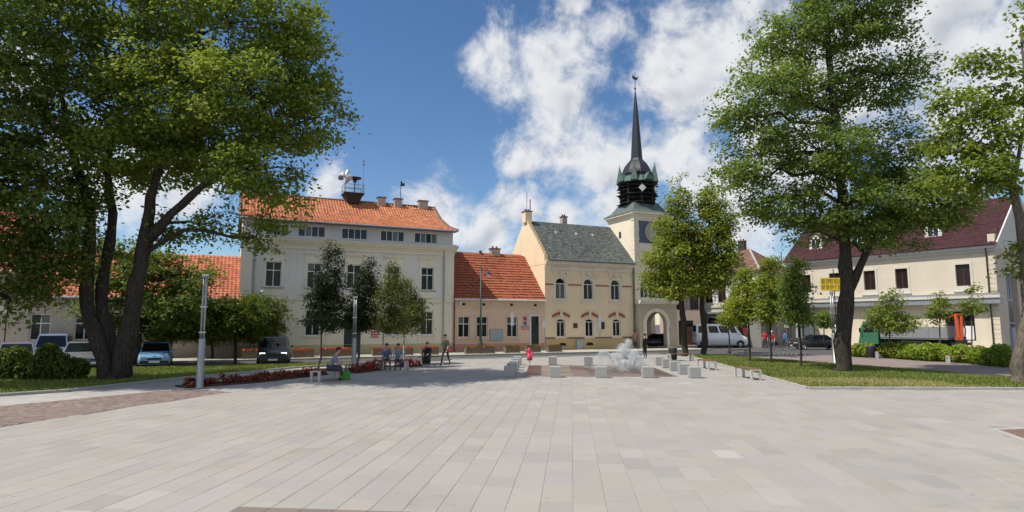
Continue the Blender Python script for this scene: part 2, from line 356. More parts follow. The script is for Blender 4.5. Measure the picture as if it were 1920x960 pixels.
def thing(name, label, cat, loc=(0, 0, 0), rotz=0.0, group=None):
    o = bpy.data.objects.new(name, None); COL.objects.link(o); o.location = loc; o.rotation_euler.z = rotz
    o.empty_display_size = 0.2
    return tag(o, label, cat, group)
def struct(o): o['kind'] = 'structure'; return o
def stuff(o): o['kind'] = 'stuff'; return o
def copy_thing(src, loc, rotz, label, group=None):
    c = src.copy(); COL.objects.link(c); c.location = loc; c.rotation_euler.z = rotz; c['label'] = label
    if group: c['group'] = group
    for ch in src.children:
        d = ch.copy(); COL.objects.link(d); d.parent = c
        for g in ch.children:
            e = g.copy(); COL.objects.link(e); e.parent = d
    return c
def inside(x, y, poly):
    r_ = False; n = len(poly); j = n - 1
    for i in range(n):
        xi, yi = poly[i]; xj, yj = poly[j]
        if (yi > y) != (yj > y) and x < (xj - xi) * (y - yi) / (yj - yi) + xi: r_ = not r_
        j = i
    return r_

# ------------------------------------------------------------------ the ground
FA, FANG = (-4.94, 52.23), R(24.5)                  # the row of houses at the back of the square
FD = (math.cos(FANG), math.sin(FANG)); FN = (math.sin(FANG), -math.cos(FANG))
def fw(s, t): return (FA[0] + FD[0] * s + FN[0] * t, FA[1] + FD[1] * s + FN[1] * t)
def sheet(name, poly, z, mat):
    bm = bmesh.new(); f = bm.faces.new([bm.verts.new((x, y, z)) for x, y in poly])
    if f.normal.z < 0 or sum((poly[i][0] * poly[(i + 1) % len(poly)][1] - poly[(i + 1) % len(poly)][0] * poly[i][1]) for i in range(len(poly))) < 0: f.normal_flip()
    bmesh.ops.triangulate(bm, faces=bm.faces[:])
    me = bpy.data.meshes.new(name); bm.to_mesh(me); bm.free(); me.materials.append(MATS[mat])
    return struct(put(name, me))
sheet('ground', [(-500, -200), (500, -200), (500, 900), (-500, 900)], -0.012, 'asphalt')
rng = random.Random(5)

AX = R(5.5); U = (math.sin(AX), math.cos(AX)); V = (math.cos(AX), -math.sin(AX))
LEFT_EDGE = [(-13.6, 5.0), (-12.9, 13.3), G(0, 801), G(300, 755), G(435, 735), G(480, 726), G(600, 710), G(700, 698), G(800, 691), G(830, 682)]
SQUARE = LEFT_EDGE + [fw(-3.0, 8.7), fw(14.5, 8.7), (13.39, 47.2), (11.26, 23.74), (26, 23.4), (26, 5.0)]
sheet('square_base', [(x, y) for x, y in SQUARE], 0.0, 'joint').name = 'square_pavement'
square = bpy.data.objects['square_pavement']
# fountain frame
FX = R(3.0); FU = (math.sin(FX), math.cos(FX)); FV = (math.cos(FX), -math.sin(FX)); FC = (4.35, 33.05)
def fp(a, b): return (FC[0] + FV[0] * a + FU[0] * b, FC[1] + FV[1] * a + FU[1] * b)
FOUNT = [fp(-3.55, -3.8), fp(3.55, -3.8), fp(3.55, 3.8), fp(-3.55, 3.8)]
BA = 8.30; BB0, BB1 = -10 * .455, -2 * .455          # extent along and across the paving axis
BAND = [(V[0] * b + U[0] * a, V[1] * b + U[1] * a) for a, b in ((BA, BB0), (BA, BB1), (BA - 2.4, BB1), (BA - 2.4, BB0))]          # darker red paving just in front of the viewer
PIT = [G(1862, 806), G(2100, 799), G(2300, 850), G(1990, 850)]

def slab_tint(r_):
    b = 0.325 * (1 + r_.gauss(0, 0.034)); k_ = r_.random()
    if k_ < 0.10: c = (1.08, 0.98, 0.90)
    elif k_ < 0.22: c = (1.045, 0.985, 0.94)
    elif k_ < 0.34: c = (1.065, 1.0, 0.88)
    else: c = (1.055, 0.995, 0.915)
    if r_.random() < 0.006: b *= 1.15
    return (b * c[0], b * c[1], b * c[2])
slabs = []
for ci in range(-60, 75):
    b0 = ci * 0.455; a = 2.0 + rng.random() * 0.8
    while a < 56:
        ln = rng.choice((0.62, 0.74, 0.86, 0.86, 0.98)); ca, cb = a + ln / 2, b0 + 0.2275
        x, y = V[0] * cb + U[0] * ca, V[1] * cb + U[1] * ca
        if inside(x, y, SQUARE) and not inside(x, y, FOUNT) and not (ca + ln / 2 < BA and BB0 < cb < BB1) and not inside(x, y, PIT): slabs.append((x, y, ln))
        a += ln
def visible_size(q):
    x, y, ln = q; px = 960 + FPX * x / max(y, 0.1)
    return y if (-10 < px < 1930 and y > 7.6) else 1e3 + y
slabs.sort(key=visible_size)
slab_mesh = {}
def slab_geo(mb, ln, w=0.455, gap=0.005, h=0.006, mat=0, tint=None, M=None, tilt=(0, 0), dz=0.0):
    hx, hy = w / 2 - gap / 2, ln / 2 - gap / 2; be = 0.006
    vs_ = [(-hx, -hy, 0), (hx, -hy, 0), (hx, hy, 0), (-hx, hy, 0)] + [(i, j, h - .004) for i, j in ((-hx, -hy), (hx, -hy), (hx, hy), (-hx, hy))] + \
          [(i, j, h + i * tilt[0] + j * tilt[1] + dz) for i, j in ((-hx + be, -hy + be), (hx - be, -hy + be), (hx - be, hy - be), (-hx + be, hy - be))]
    if M: vs_ = [(M[0] + V[0] * x + U[0] * y, M[1] + V[1] * x + U[1] * y, z) for x, y, z in vs_]
    fs = [(0, 1, 5, 4), (1, 2, 6, 5), (2, 3, 7, 6), (3, 0, 4, 7), (4, 5, 9, 8), (5, 6, 10, 9), (6, 7, 11, 10), (7, 4, 8, 11), (8, 9, 10, 11)]
    mb.add(vs_, fs, mat, tint)
for i, (x, y, ln) in enumerate(slabs[:300]):
    if ln not in slab_mesh:
        mb = MB(); slab_geo(mb, ln); slab_mesh[ln] = mb.mesh('paving_slab', 'slab_obj')
    o = put('paving_slab', slab_mesh[ln], square, (x, y, rng.uniform(-.0015, .0015)), -AX)
    o.rotation_euler.x = rng.gauss(0, .0012); o.rotation_euler.y = rng.gauss(0, .0012)
    o.color = slab_tint(rng) + (1,)
mb = MB()
for (x, y, ln) in slabs[300:]: slab_geo(mb, ln, tint=slab_tint(rng), M=(x, y), tilt=(rng.gauss(0, .0015), rng.gauss(0, .0015)), dz=rng.uniform(-.0015, .0015))
stuff(mb.build('paving_slabs_beyond', 'slab_attr', square))

def setts(name, base_mat, poly, z, w, l, ang, tint0, seed, holes=()):
    """strip of small paving setts, each with its own edges"""
    r_ = random.Random(seed); o = sheet(name, poly, z, base_mat)
    u = (math.sin(ang), math.cos(ang)); v = (math.cos(ang), -math.sin(ang)); mb = MB()
    xs = [p[0] for p in poly]; ys = [p[1] for p in poly]; cx, cy = sum(xs) / len(xs), sum(ys) / len(ys)
    rad = max(math.hypot(x - cx, y - cy) for x, y in poly)
    n = 0
    for i in range(int(-rad / w), int(rad / w)):
        off = (i % 2) * l / 2
        for j in range(int(-rad / l), int(rad / l)):
            x = cx + v[0] * i * w + u[0] * (j * l + off); y = cy + v[1] * i * w + u[1] * (j * l + off)
            if not inside(x, y, poly): continue
            h = 0.014 + r_.uniform(-.002, .002); hx, hy = w / 2 - .006, l / 2 - .006; b = 1 + r_.gauss(0, .13)
            vs_ = [(-hx, -hy, z), (hx, -hy, z), (hx, hy, z), (-hx, hy, z)] + [(a_ * .92, c_ * .94, z + h) for a_, c_ in ((-hx, -hy), (hx, -hy), (hx, hy), (-hx, hy))]
            mb.add([(x + v[0] * a_ + u[0] * c_, y + v[1] * a_ + u[1] * c_, zz) for a_, c_, zz in vs_], [(4, 5, 6, 7), (0, 1, 5, 4), (1, 2, 6, 5), (2, 3, 7, 6), (3, 0, 4, 7)],
                   0, tuple(t * b for t in tint0)); n += 1
    stuff(mb.build('setts', 'sett_attr', o)); return o
setts('sett_strip', 'joint_red', [G(-260, 838), G(0, 801), G(300, 755), G(435, 735), G(340, 730), G(0, 762), G(-260, 790)], 0.002, 0.12, 0.2, R(-20), (0.27, 0.205, 0.18), 3)
bo = sheet('red_paving_band', BAND, 0.0075, 'joint_red'); mb = MB()
for i in range(8):
    for k_ in range(4):
        cb, ca = BB0 + .455 * (i + .5), BA - .3 - .6 * k_; t = 1 + rng.gauss(0, .1)
        slab_geo(mb, .6, tint=(.21 * t, .172 * t, .15 * t), M=(V[0] * cb + U[0] * ca, V[1] * cb + U[1] * ca), h=.0125)
stuff(mb.build('band_slabs', 'slab_attr', bo))
setts('tree_pit_paving', 'joint_red', PIT, 0.003, 0.1, 0.2, AX, (0.22, 0.14, 0.11), 6)
sheet('footpath', [G(-260, 790), G(0, 762), G(340, 730), G(435, 735), G(480, 726), G(600, 710), G(700, 698), G(800, 691), G(830, 682), fw(-3, 8.75), fw(-4, 10.2), G(560, 690), G(330, 713), G(130, 735), G(-260, 762)], 0.0015, 'path_paving')
LAWN_L = [G(-260, 761), G(130, 734), G(330, 712), G(560, 690), fw(-9.0, 10.2), fw(-45, 10.2)]
LAWN_R = [(11.26, 23.74), (23.7, 23.4), (22.3, 27.72), (19.63, 35.76), (17.9, 41.0), (15.6, 46.3), (13.39, 47.2)]
sheet('lawn_left', LAWN_L, 0.06, 'grass_base').name = 'lawn'
sheet('lawn_right', LAWN_R, 0.06, 'grass_base').name = 'lawn'
sheet('brick_path', [(23.75, 23.4), (22.35, 27.74), (19.68, 35.78), (17.95, 41.02), (15.65, 46.35), (19.5, 51), (26.2, 47.9), (29.5, 37.2), (33, 24)], 0.002, 'brick_paving')
sw = sheet('sidewalk', [fw(-50, 4.7), fw(24, 4.7), fw(24, -1), fw(-50, -1)], 0.10, 'sidewalk_paving')
def kerb(name, pts, w=0.15, z0=-0.01, z1=0.10, ln=1.0, mat='kerb_stone', side=1):
    """row of kerb stones along a polyline, each stone a piece of its own"""
    root = struct(bpy.data.objects.new(name, None)); COL.objects.link(root); cache = {}
    for (x0, y0), (x1, y1) in zip(pts[:-1], pts[1:]):
        L = math.hypot(x1 - x0, y1 - y0); n = max(1, round(L / ln)); a = math.atan2(y1 - y0, x1 - x0); l = L / n; key = round(l, 3)
        if key not in cache:
            mb = MB(); hx = l / 2 - .005
            mb.rings([[(x, -w / 2, z0), (x, w / 2, z0), (x, w / 2, z1 - .012), (x, w / 2 - .012, z1), (x, -w / 2 + .012, z1), (x, -w / 2, z1 - .012)] for x in (hx, -hx)])
            cache[key] = mb.mesh('kerb_stone', mat)
        for i in range(n):
            t = (i + .5) / n
            put('kerb_stone', cache[key], root, (x0 + (x1 - x0) * t, y0 + (y1 - y0) * t, rng.uniform(-.004, .004)), a + rng.gauss(0, .002))
    return root
kerb('lawn_kerb', [(13.39, 47.2), (11.26, 23.74), (23.7, 23.4), (22.3, 27.72), (19.63, 35.76), (17.9, 41.0), (15.6, 46.3)])
kerb('lawn_kerb', [G(-260, 761), G(130, 734), G(330, 712), G(560, 690), fw(-9.0, 10.2), fw(-40, 10.2)])
kerb('sidewalk_kerb', [fw(-45, 4.72), fw(24, 4.72)], z1=0.115)
kerb('road_kerb', [fw(-3.4, 8.74), fw(14.5, 8.74)], z1=0.07)
kerb('tree_pit_kerb', [G(1990, 850), G(1862, 806), G(2100, 799)], w=0.14, z1=0.03)

def leaves_mesh(name, pos, nrm, size, tint, mat, aspect=0.62, rs=None):
    """one quad per leaf, from numpy arrays of centres, normals, sizes and tints"""
    n = len(pos); rs = rs or np.random.RandomState(1)
    nrm = nrm / np.linalg.norm(nrm, axis=1, keepdims=True)
    t = rs.normal(size=(n, 3)); t -= nrm * (t * nrm).sum(1, keepdims=True); t /= np.linalg.norm(t, axis=1, keepdims=True)
    b = np.cross(nrm, t); s = size[:, None]
    q = np.empty((n, 4, 3), np.float32)
    q[:, 0] = pos - t * s * .5; q[:, 1] = pos + b * s * aspect * .5 - t * s * .08 + nrm * s * .08; q[:, 2] = pos + t * s * .5; q[:, 3] = pos - b * s * aspect * .5 - t * s * .08 + nrm * s * .08
    return quads_mesh(name, q, np.repeat(tint, 4), mat)
def quads_mesh(name, q, tint, mat):
    n = len(q); me = bpy.data.meshes.new(name)
    me.vertices.add(n * 4); me.vertices.foreach_set('co', q.reshape(-1).astype(np.float32))
    me.loops.add(n * 4); me.loops.foreach_set('vertex_index', np.arange(n * 4, dtype=np.int32))
    me.polygons.add(n); me.polygons.foreach_set('loop_start', np.arange(0, n * 4, 4, dtype=np.int32)); me.polygons.foreach_set('loop_total', np.full(n, 4, np.int32))
    at = me.attributes.new('tint', 'FLOAT', 'POINT'); at.data.foreach_set('value', tint.astype(np.float32))
    me.materials.append(MATS[mat]); me.update(calc_edges=True); me.validate(); return me
def grass(name, poly, n, seed, mat, z=0.06, hmin=.05, hmax=.13, keep=None):
    rs = np.random.RandomState(seed); xs = [p[0] for p in poly]; ys = [p[1] for p in poly]; pts = []
    while len(pts) < n:
        x, y = rs.uniform(min(xs), max(xs)), rs.uniform(min(ys), max(ys))
        if inside(x, y, poly) and (keep is None or keep(x, y, rs)): pts.append((x, y))
    p = np.array(pts); a = rs.uniform(0, 6.283, n); h = rs.uniform(hmin, hmax, n); w = rs.uniform(.012, .03, n); ln = rs.normal(0, .05, (n, 2))
    q = np.empty((n, 4, 3)); dx, dy = np.cos(a) * w, np.sin(a) * w
    q[:, 0] = np.c_[p[:, 0] - dx, p[:, 1] - dy, np.full(n, z)]; q[:, 1] = np.c_[p[:, 0] + dx, p[:, 1] + dy, np.full(n, z)]
    q[:, 2] = np.c_[p[:, 0] + dx * .3 + ln[:, 0], p[:, 1] + dy * .3 + ln[:, 1], z + h]; q[:, 3] = np.c_[p[:, 0] - dx * .3 + ln[:, 0], p[:, 1] - dy * .3 + ln[:, 1], z + h]
    o = put(name, quads_mesh(name, q, np.repeat(rs.uniform(0, 1, n), 4), mat)); stuff(o); return o
def dryness(x, y): return math.sin(x * 0.9 + 1.3 * math.sin(y * .5)) * .5 + math.sin(y * 1.1 + x * .35) * .5 + (0.9 if y < 27.5 and x < 17.5 else -.55)
tag(grass('grass', LAWN_R, 70000, 2, 'grass_blade', keep=lambda x, y, rs: dryness(x, y) + rs.normal(0, .45) < 0.45), 'short green grass on the sunny lawn around the right-hand tree', 'grass')
tag(grass('dry_grass', LAWN_R, 30000, 3, 'grass_dry', hmax=.09, keep=lambda x, y, rs: dryness(x, y) + rs.normal(0, .45) > 0.25), 'straw-coloured dry grass at the front of the sunny lawn', 'grass')
tag(grass('grass', [q for q in LAWN_L[:-1]] + [fw(-30, 10.2)], 45000, 4, 'grass_blade'), 'short grass on the shaded lawn under the big left tree', 'grass')

# ------------------------------------------------------------------ building kit
def arch_pts(a, b, spring, rise, n=10):
    return [((a + b) / 2 - math.cos(math.pi * i / n) * (b - a) / 2, spring + math.sin(math.pi * i / n) * rise) for i in range(n + 1)]
def facade(mb, x0, x1, z0, z1, opens=(), grooves=(), m=0, y=0.0, depth=0.2, gw=0.035, gd=0.025, mr=None):
    """wall face (outside is -y) with real openings, reveals and recessed grooves; an opening is (a, b, c, d, rise)"""
    mr = m if mr is None else mr
    xs = sorted({x0, x1} | {o[0] for o in opens} | {o[1] for o in opens}); xs = [x for x in xs if x0 <= x <= x1]
    zs = sorted({z0, z1} | {o[2] for o in opens} | {o[3] for o in opens} | {g for g in grooves} | {g + gw for g in grooves}); zs = [z for z in zs if z0 <= z <= z1]
    gset = [(g, g + gw) for g in grooves]
    for i in range(len(xs) - 1):
        for j in range(len(zs) - 1):
            cx, cz = (xs[i] + xs[i + 1]) / 2, (zs[j] + zs[j + 1]) / 2
            if any(o[0] < cx < o[1] and o[2] < cz < o[3] for o in opens): continue
            g = any(a < cz < b for a, b in gset); yy = y + (gd if g else 0)
            a, b, c, d = xs[i], xs[i + 1], zs[j], zs[j + 1]
            mb.quad((a, yy, c), (b, yy, c), (b, yy, d), (a, yy, d), m)
            if g:
                mb.quad((a, y, c), (b, y, c), (b, yy, c), (a, yy, c), m); mb.quad((a, yy, d), (b, yy, d), (b, y, d), (a, y, d), m)
    for o in opens:
        a, b, c, d = o[:4]; rise = o[4] if len(o) > 4 else 0; yb = y + depth; sp = d - rise
        mb.quad((a, y, c), (a, yb, c), (b, yb, c), (b, y, c), mr)
        mb.quad((a, y, c), (a, y, sp), (a, yb, sp), (a, yb, c), mr); mb.quad((b, y, c), (b, yb, c), (b, yb, sp), (b, y, sp), mr)
        if rise:
            ps = arch_pts(a, b, sp, rise)
            for (p, q), (r_, s_) in zip(ps[:-1], ps[1:]):
                mb.quad((p, y, q), (r_, y, s_), (r_, y, d), (p, y, d), m); mb.quad((p, y, q), (p, yb, q), (r_, yb, s_), (r_, y, s_), mr)
        else: mb.quad((a, y, d), (b, y, d), (b, yb, d), (a, yb, d), mr)
WC = {}
def window(parent, a, b, c, d, y=0.14, rise=0.0, style='cross', frame='white_paint', glass='glass', tr=0.64, fr=0.06, name='window'):
    """frame with its panes as parts of their own"""
    w, h = round(b - a, 3), round(d - c, 3); key = (w, h, rise, style, frame, glass, tr, fr)
    if key not in WC:
        mb = MB(); panes = []; sp = h - rise
        mb.box(0, fr, 0, .06, 0, sp); mb.box(w - fr, w, 0, .06, 0, sp); mb.box(fr, w - fr, 0, .06, 0, fr)
        if rise:
            po, pi = arch_pts(0, w, sp, rise, 12), arch_pts(fr, w - fr, sp, rise - fr, 12)
            for i in range(12):
                (p, q), (r_, s_) = po[i], po[i + 1]; (t, u), (v_, x) = pi[i], pi[i + 1]
                mb.quad((p, 0, q), (t, 0, u), (v_, 0, x), (r_, 0, s_)); mb.quad((t, 0, u), (t, .06, u), (v_, .06, x), (v_, 0, x))
            zt = sp
        else: mb.box(fr, w - fr, 0, .06, h - fr, h); zt = h * tr
        cols = {'cross': 2, 'two': 2, 'one': 1, 'three': 3, 'four': 4}[style]
        has_t = style == 'cross' or rise
        top = (zt if has_t else h - fr)
        if has_t: mb.box(fr, w - fr, .005, .055, zt - fr * .5, zt + fr * .5)
        ws = (w - 2 * fr) / cols
        for i in range(1, cols):
            x = fr + ws * i; mb.box(x - fr * .45, x + fr * .45, .007, .053, fr, top - (fr * .5 if has_t else 0))
            if style == 'cross' and not rise: mb.box(x - fr * .4, x + fr * .4, .007, .053, zt + fr * .5, h - fr)
        fm = mb.mesh(name, frame)
        def pane(x0, x1, z0, z1):
            k = ('p', round(x1 - x0, 3), round(z1 - z0, 3), glass)
            if k not in WC: q = MB(); q.box(0, x1 - x0, 0, .012, 0, z1 - z0); WC[k] = q.mesh('pane', glass)
            return (WC[k], (x0, .025, z0))
        for i in range(cols):
            x0, x1 = fr + ws * i + fr * .3, fr + ws * (i + 1) - fr * .3
            panes.append(pane(x0, x1, fr * .8, top - fr * .3))
            if style == 'cross' and not rise: panes.append(pane(x0, x1, zt + fr * .3, h - fr * .8))
        if rise:
            q = MB(); ps = arch_pts(fr * .5, w - fr * .5, sp, rise - fr * .5, 12); q.add([(x, .03, z) for x, z in ps], [tuple(range(len(ps)))]); panes.append((q.mesh('pane', glass), (0, 0, 0)))
        WC[key] = (fm, panes)
    fm, panes = WC[key]
    o = put(name, fm, parent, (a, y, c))
    for me, loc in panes: put('pane', me, o, loc)
    return o
def pantiles(parent, strips, L, x0, course=0.34, tw=0.25, amp=0.035, lip=0.03, tint=(0.42, 0.15, 0.075), seed=1, mat='roof_attr', name='roof_tiles', var=.14, samples=4, skip=None):
    """courses of tiles laid on a roof profile; strips is a polyline of (y, z) from eave to ridge"""
    r_ = random.Random(seed); v = []; f = []; t = []
    pts = []
    for (ya, za), (yb, zb) in zip(strips[:-1], strips[1:]):
        n = max(1, round(math.hypot(yb - ya, zb - za) / course)); pts += [(ya + (yb - ya) * i / n, za + (zb - za) * i / n) for i in range(n)]
    pts.append(strips[-1]); nt = max(1, round(L / tw)); w = L / nt
    for ci in range(len(pts) - 1):
        (ya, za), (yb, zb) = pts[ci], pts[ci + 1]; l = math.hypot(yb - ya, zb - za); ny, nz = -(zb - za) / l, (yb - ya) / l
        for k in range(nt):
            if skip and skip(x0 + (k + .5) * w, (ya + yb) / 2): continue
            b = 1 + r_.gauss(0, var); c = (tint[0] * b, tint[1] * b * (1 + r_.gauss(0, .06)), tint[2] * b * (1 + r_.gauss(0, .08))); dl = lip * (1 + r_.gauss(0, .2))
            o = len(v)
            for i in range(samples + 1):
                x = x0 + (k + i / samples) * w; hgt = amp * (math.sin(2 * math.pi * i / samples) if samples > 1 else 0)
                lo = hgt + dl + .012; hi = hgt + .008
                v += [(x, ya - (yb - ya) / l * .03 + ny * (lo - .025), za - (zb - za) / l * .03 + nz * (lo - .025)), (x, ya - (yb - ya) / l * .03 + ny * lo, za - (zb - za) / l * .03 + nz * lo), (x, yb + ny * hi, zb + nz * hi)]
            for i in range(samples):
                p = o + i * 3; f += [(p, p + 3, p + 4, p + 1), (p + 1, p + 4, p + 5, p + 2)]; t += [c, c]
    me = bpy.data.meshes.new(name); me.from_pydata(v, [], f); me.materials.append(MATS[mat])
    at = me.attributes.new('tint', 'FLOAT_COLOR', 'FACE'); at.data.foreach_set('color', np.array([c + (1,) for c in t], dtype=np.float32).ravel())
    return stuff(put(name, me, parent))
def part(parent, name, mats, fn, smooth=False):
    mb = MB(); fn(mb); return mb.build(name, mats, parent, smooth)
def boxpart(parent, name, mat, *b): mb = MB(); mb.box(*b); return mb.build(name, mat, parent)
def chimney(parent, x, y, z0, z1, w=0.55, d=0.45, mat='chimney', pots=True):
    o = boxpart(parent, 'chimney', mat, x - w / 2, x + w / 2, y - d / 2, y + d / 2, z0, z1)
    mb = MB(); mb.box(x - w / 2 - .06, x + w / 2 + .06, y - d / 2 - .06, y + d / 2 + .06, z1, z1 + .1)
    for i in ((-1, 1) if pots else ()): mb.lathe([(.09, 0), (.09, .2)], (x + i * w * .22, y, z1 + .1), 8)
    mb.build('chimney_cap', 'chimney_cap', o); return o
def shell(mb, x0, x1, y1, z0, z1, m=0, y0=0.0, back=True):
    mb.quad((x0, y1, z0), (x0, y0, z0), (x0, y0, z1), (x0, y1, z1), m); mb.quad((x1, y0, z0), (x1, y1, z0), (x1, y1, z1), (x1, y0, z1), m)
    if back: mb.quad((x1, y1, z0), (x0, y1, z0), (x0, y1, z1), (x1, y1, z1), m)
def downpipe(parent, x, z0, z1, y=-0.1, mat='zinc'):
    mb = MB(); mb.tube([(x, y, z0), (x, y, z1 - .3), (x, y - .12, z1)], .055, 8)
    for z in (z0 + .6, (z0 + z1) / 2, z1 - .8): mb.box(x - .075, x + .075, y - .07, y + .1, z, z + .04)
    return mb.build('downpipe', mat, parent)

AY = 0.12
# ------------------------------------------------------------------ cream office building with the orange roof
B = thing('office_building', 'cream and grey two-storey building with orange tile roof and attic windows', 'building', (FA[0], FA[1], 0), FANG)
XL, XR = -16.65, -0.1
WX = [(-14.97, -13.83), (-11.98, -10.88), (-8.96, -7.84), (-5.76, -4.66), (-2.88, -1.8)]
ups = [(a, b, 5.24, 7.15) for a, b in WX]
los = [(a, b, 1.55, 3.47) for i, (a, b) in enumerate(WX) if i != 2] + [(-9.05, -7.75, 0.1, 3.2)]
def f_(mb):
    facade(mb, XL, XR, 0.0, 0.82, [(o[0], o[1], max(o[2], .1), .82) for o in los if o[2] < .8], m=2, y=-.05)
    facade(mb, XL, XR, 0.82, 4.3, [(o[0], o[1], max(o[2], .82), o[3]) for o in los], grooves=[1.3, 1.78, 2.26, 2.74, 3.22, 3.70, 4.10], m=1)
    facade(mb, XL, XR, 4.3, 8.75, ups, m=0); shell(mb, XL, XR, 12.6, 0, 9.0, 1)
    mb.quad((XL, -.05, .82), (XR, -.05, .82), (XR, 0, .84), (XL, 0, .84), 2)
part(B, 'wall', ['wall_grey_cream', 'wall_cream', 'wall_plinth'], f_)
for x0, x1 in ((XL - .06, XL + .75), (XR - .75, XR + .06)):
    def f_(mb):                                 # corner pilaster with block joints
        z = 4.45
        while z < 8.55: mb.box(x0, x1, -.07, .02, z + .015, min(z + .45, 8.7) - .015); z += .45
        mb.box(x0 + .015, x1 - .015, -.045, .01, 4.4, 8.75)
    part(B, 'pilaster', 'wall_cream', f_)
def f_(mb):
    mb.box(XL - .08, XR + .08, -.10, .01, 4.28, 4.40); mb.box(XL - .05, XR + .05, -.06, .012, 4.40, 4.47)
part(B, 'string_course', 'wall_cream', f_)
def f_(mb):
    for y, z0, z1 in ((-.08, 8.2, 8.45), (-.16, 8.45, 8.62), (-.34, 8.62, 8.78), (-.5, 8.78, 8.93)): mb.box(XL - .06 + y * .5, XR + .06 - y * .5, y, .01, z0, z1)
part(B, 'cornice', 'wall_cream', f_)
part(B, 'flashing', 'white_trim', lambda mb: mb.add([(x, y, z) for x in (XL - .4, XR + .32) for y, z in ((-.6, 8.935), (-.6, 8.97), (AY, 9.2), (AY, 8.935))], [(0, 4, 5, 1), (1, 5, 6, 2), (2, 6, 7, 3), (0, 3, 7, 4), (0, 1, 2, 3), (4, 7, 6, 5)]))
for (a, b, c, d) in ups:
    window(B, a, b, c, d, tr=.66)
    def f_(mb):
        mb.box(a - .16, a - .003, -.045, .02, c - .02, d + .16); mb.box(b + .003, b + .16, -.045, .02, c - .02, d + .16); mb.box(a - .003, b + .003, -.045, .02, d + .003, d + .16)
        mb.box(a - .16, b + .16, -.05, .021, d + .16, d + .72); mb.box(a - .26, b + .26, -.2, .022, d + .72, d + .82); mb.box(a - .2, b + .2, -.12, .022, d + .62, d + .718)
        mb.box(a - .2, b + .2, -.048, .02, c - .65, c - .11)
    part(B, 'window_surround', 'wall_cream', f_)
    boxpart(B, 'window_sill', 'zinc', a - .22, b + .22, -.13, .1, c - .1, c - .03)
for (a, b, c, d) in los:
    if c < .5: continue
    window(B, a, b, c, d, tr=.66, glass='glass')
    def f_(mb):
        mb.box(a - .13, a - .003, -.03, .02, c - .02, d + .13); mb.box(b + .003, b + .13, -.03, .02, c - .02, d + .13); mb.box(a - .003, b + .003, -.03, .02, d + .003, d + .13)
        mb.box(a - .18, b + .18, -.09, .05, c - .1, c - .025)
    part(B, 'window_surround', 'wall_grey_cream', f_)
def f_(mb):
    mb.box(-9.05, -8.92, .1, .2, .1, 3.2); mb.box(-7.88, -7.75, .1, .2, .1, 3.2); mb.box(-8.92, -7.88, .1, .2, 2.35, 2.47); mb.box(-8.92, -7.88, .1, .2, 3.1, 3.2)
    for x in (-8.91, -8.39): mb.box(x, x + .5, .13, .18, .12, 2.35); mb.box(x + .1, x + .4, .11, .14, .3, 1.0); mb.box(x + .1, x + .4, .11, .14, 1.2, 2.1)
dr = part(B, 'door', 'door_dark', f_); boxpart(dr, 'pane', 'glass', -8.91, -7.89, .14, .16, 2.47, 3.1)
part(dr, 'handle', 'chrome', lambda mb: mb.tube([(-8.32, .09, 1.05), (-8.32, .05, 1.05), (-8.2, .05, 1.05)], .012, 6))
boxpart(B, 'doorstep', 'kerb_stone', -9.2, -7.6, -.6, .2, .1, .22)
def f_(mb):                                     # two red notice plates with lines of print
    mb.box(-6.95, -6.35, -.03, .01, 1.35, 2.55, 0)
    for i in range(2):
        for j in range(5): mb.box(-6.9 + .29 * i, -6.67 + .29 * i, -.034, -.029, 1.45 + .21 * j, 1.52 + .21 * j, 1)
part(B, 'notice_plate', ['sign_red', 'sign_white'], f_)
downpipe(B, -.95, .1, 8.7); downpipe(B, -15.75, .1, 8.7)
part(B, 'wall_lamp', 'lamp_clear', lambda mb: (mb.box(-15.2, -15.1, -.2, .0, 4.9, 4.95), mb.ball((-15.15, -.25, 4.85), .11)))
AG = [(-15.1, 1.7), (-12.75, 2.05), (-9.45, 2.05), (-6.35, 2.0), (-3.5, 2.0)]     # strip windows of the attic: start, width
AY = 0.12
def f_(mb):
    facade(mb, XL, XR, 8.95, 10.35, [(a, a + w, 9.2, 10.08) for a, w in AG], y=AY, depth=.12); shell(mb, XL, XR, 12.4, 8.95, 10.35, y0=AY)
part(B, 'attic_wall', 'wall_attic', f_)
for a, w in AG: window(B, a, a + w, 9.2, 10.08, y=AY + .05, style='four' if w > 1.9 else 'three', glass='glass_attic', fr=.055, name='attic_window')
prof = [(-.5, 10.33), (1.7, 10.92), (4.1, 11.95), (6.3, 13.5)]
def f_(mb):
    bp = [(12.9, 10.3), (6.3, 13.5)]
    for (ya, za), (yb, zb) in zip(prof[:-1], prof[1:]): mb.quad((XL - .3, ya, za - .04), (XR + .25, ya, za - .04), (XR + .25, yb, zb - .04), (XL - .3, yb, zb - .04))
    mb.quad((XR + .25, 12.9, 10.3), (XL - .3, 12.9, 10.3), (XL - .3, 6.3, 13.5), (XR + .25, 6.3, 13.5))
    mb.quad((XL - .3, -.5, 10.26), (XL - .3, .3, 10.26), (XR + .25, .3, 10.26), (XR + .25, -.5, 10.26))
    for x, s in ((XL, 1), (XR, -1)):
        ps = [(x, AY, 10.3)] + [(x, y, z - .06) for y, z in prof[1:]] + [(x, 12.4, 10.5), (x, 12.4, 10.3)]
        mb.add(ps, [tuple(range(len(ps)))], 1)
rf = part(B, 'roof', ['chimney_cap', 'wall_attic'], f_)
pantiles(rf, prof, XR - XL + .5, XL - .28, tint=(0.50, 0.195, 0.095), seed=11)
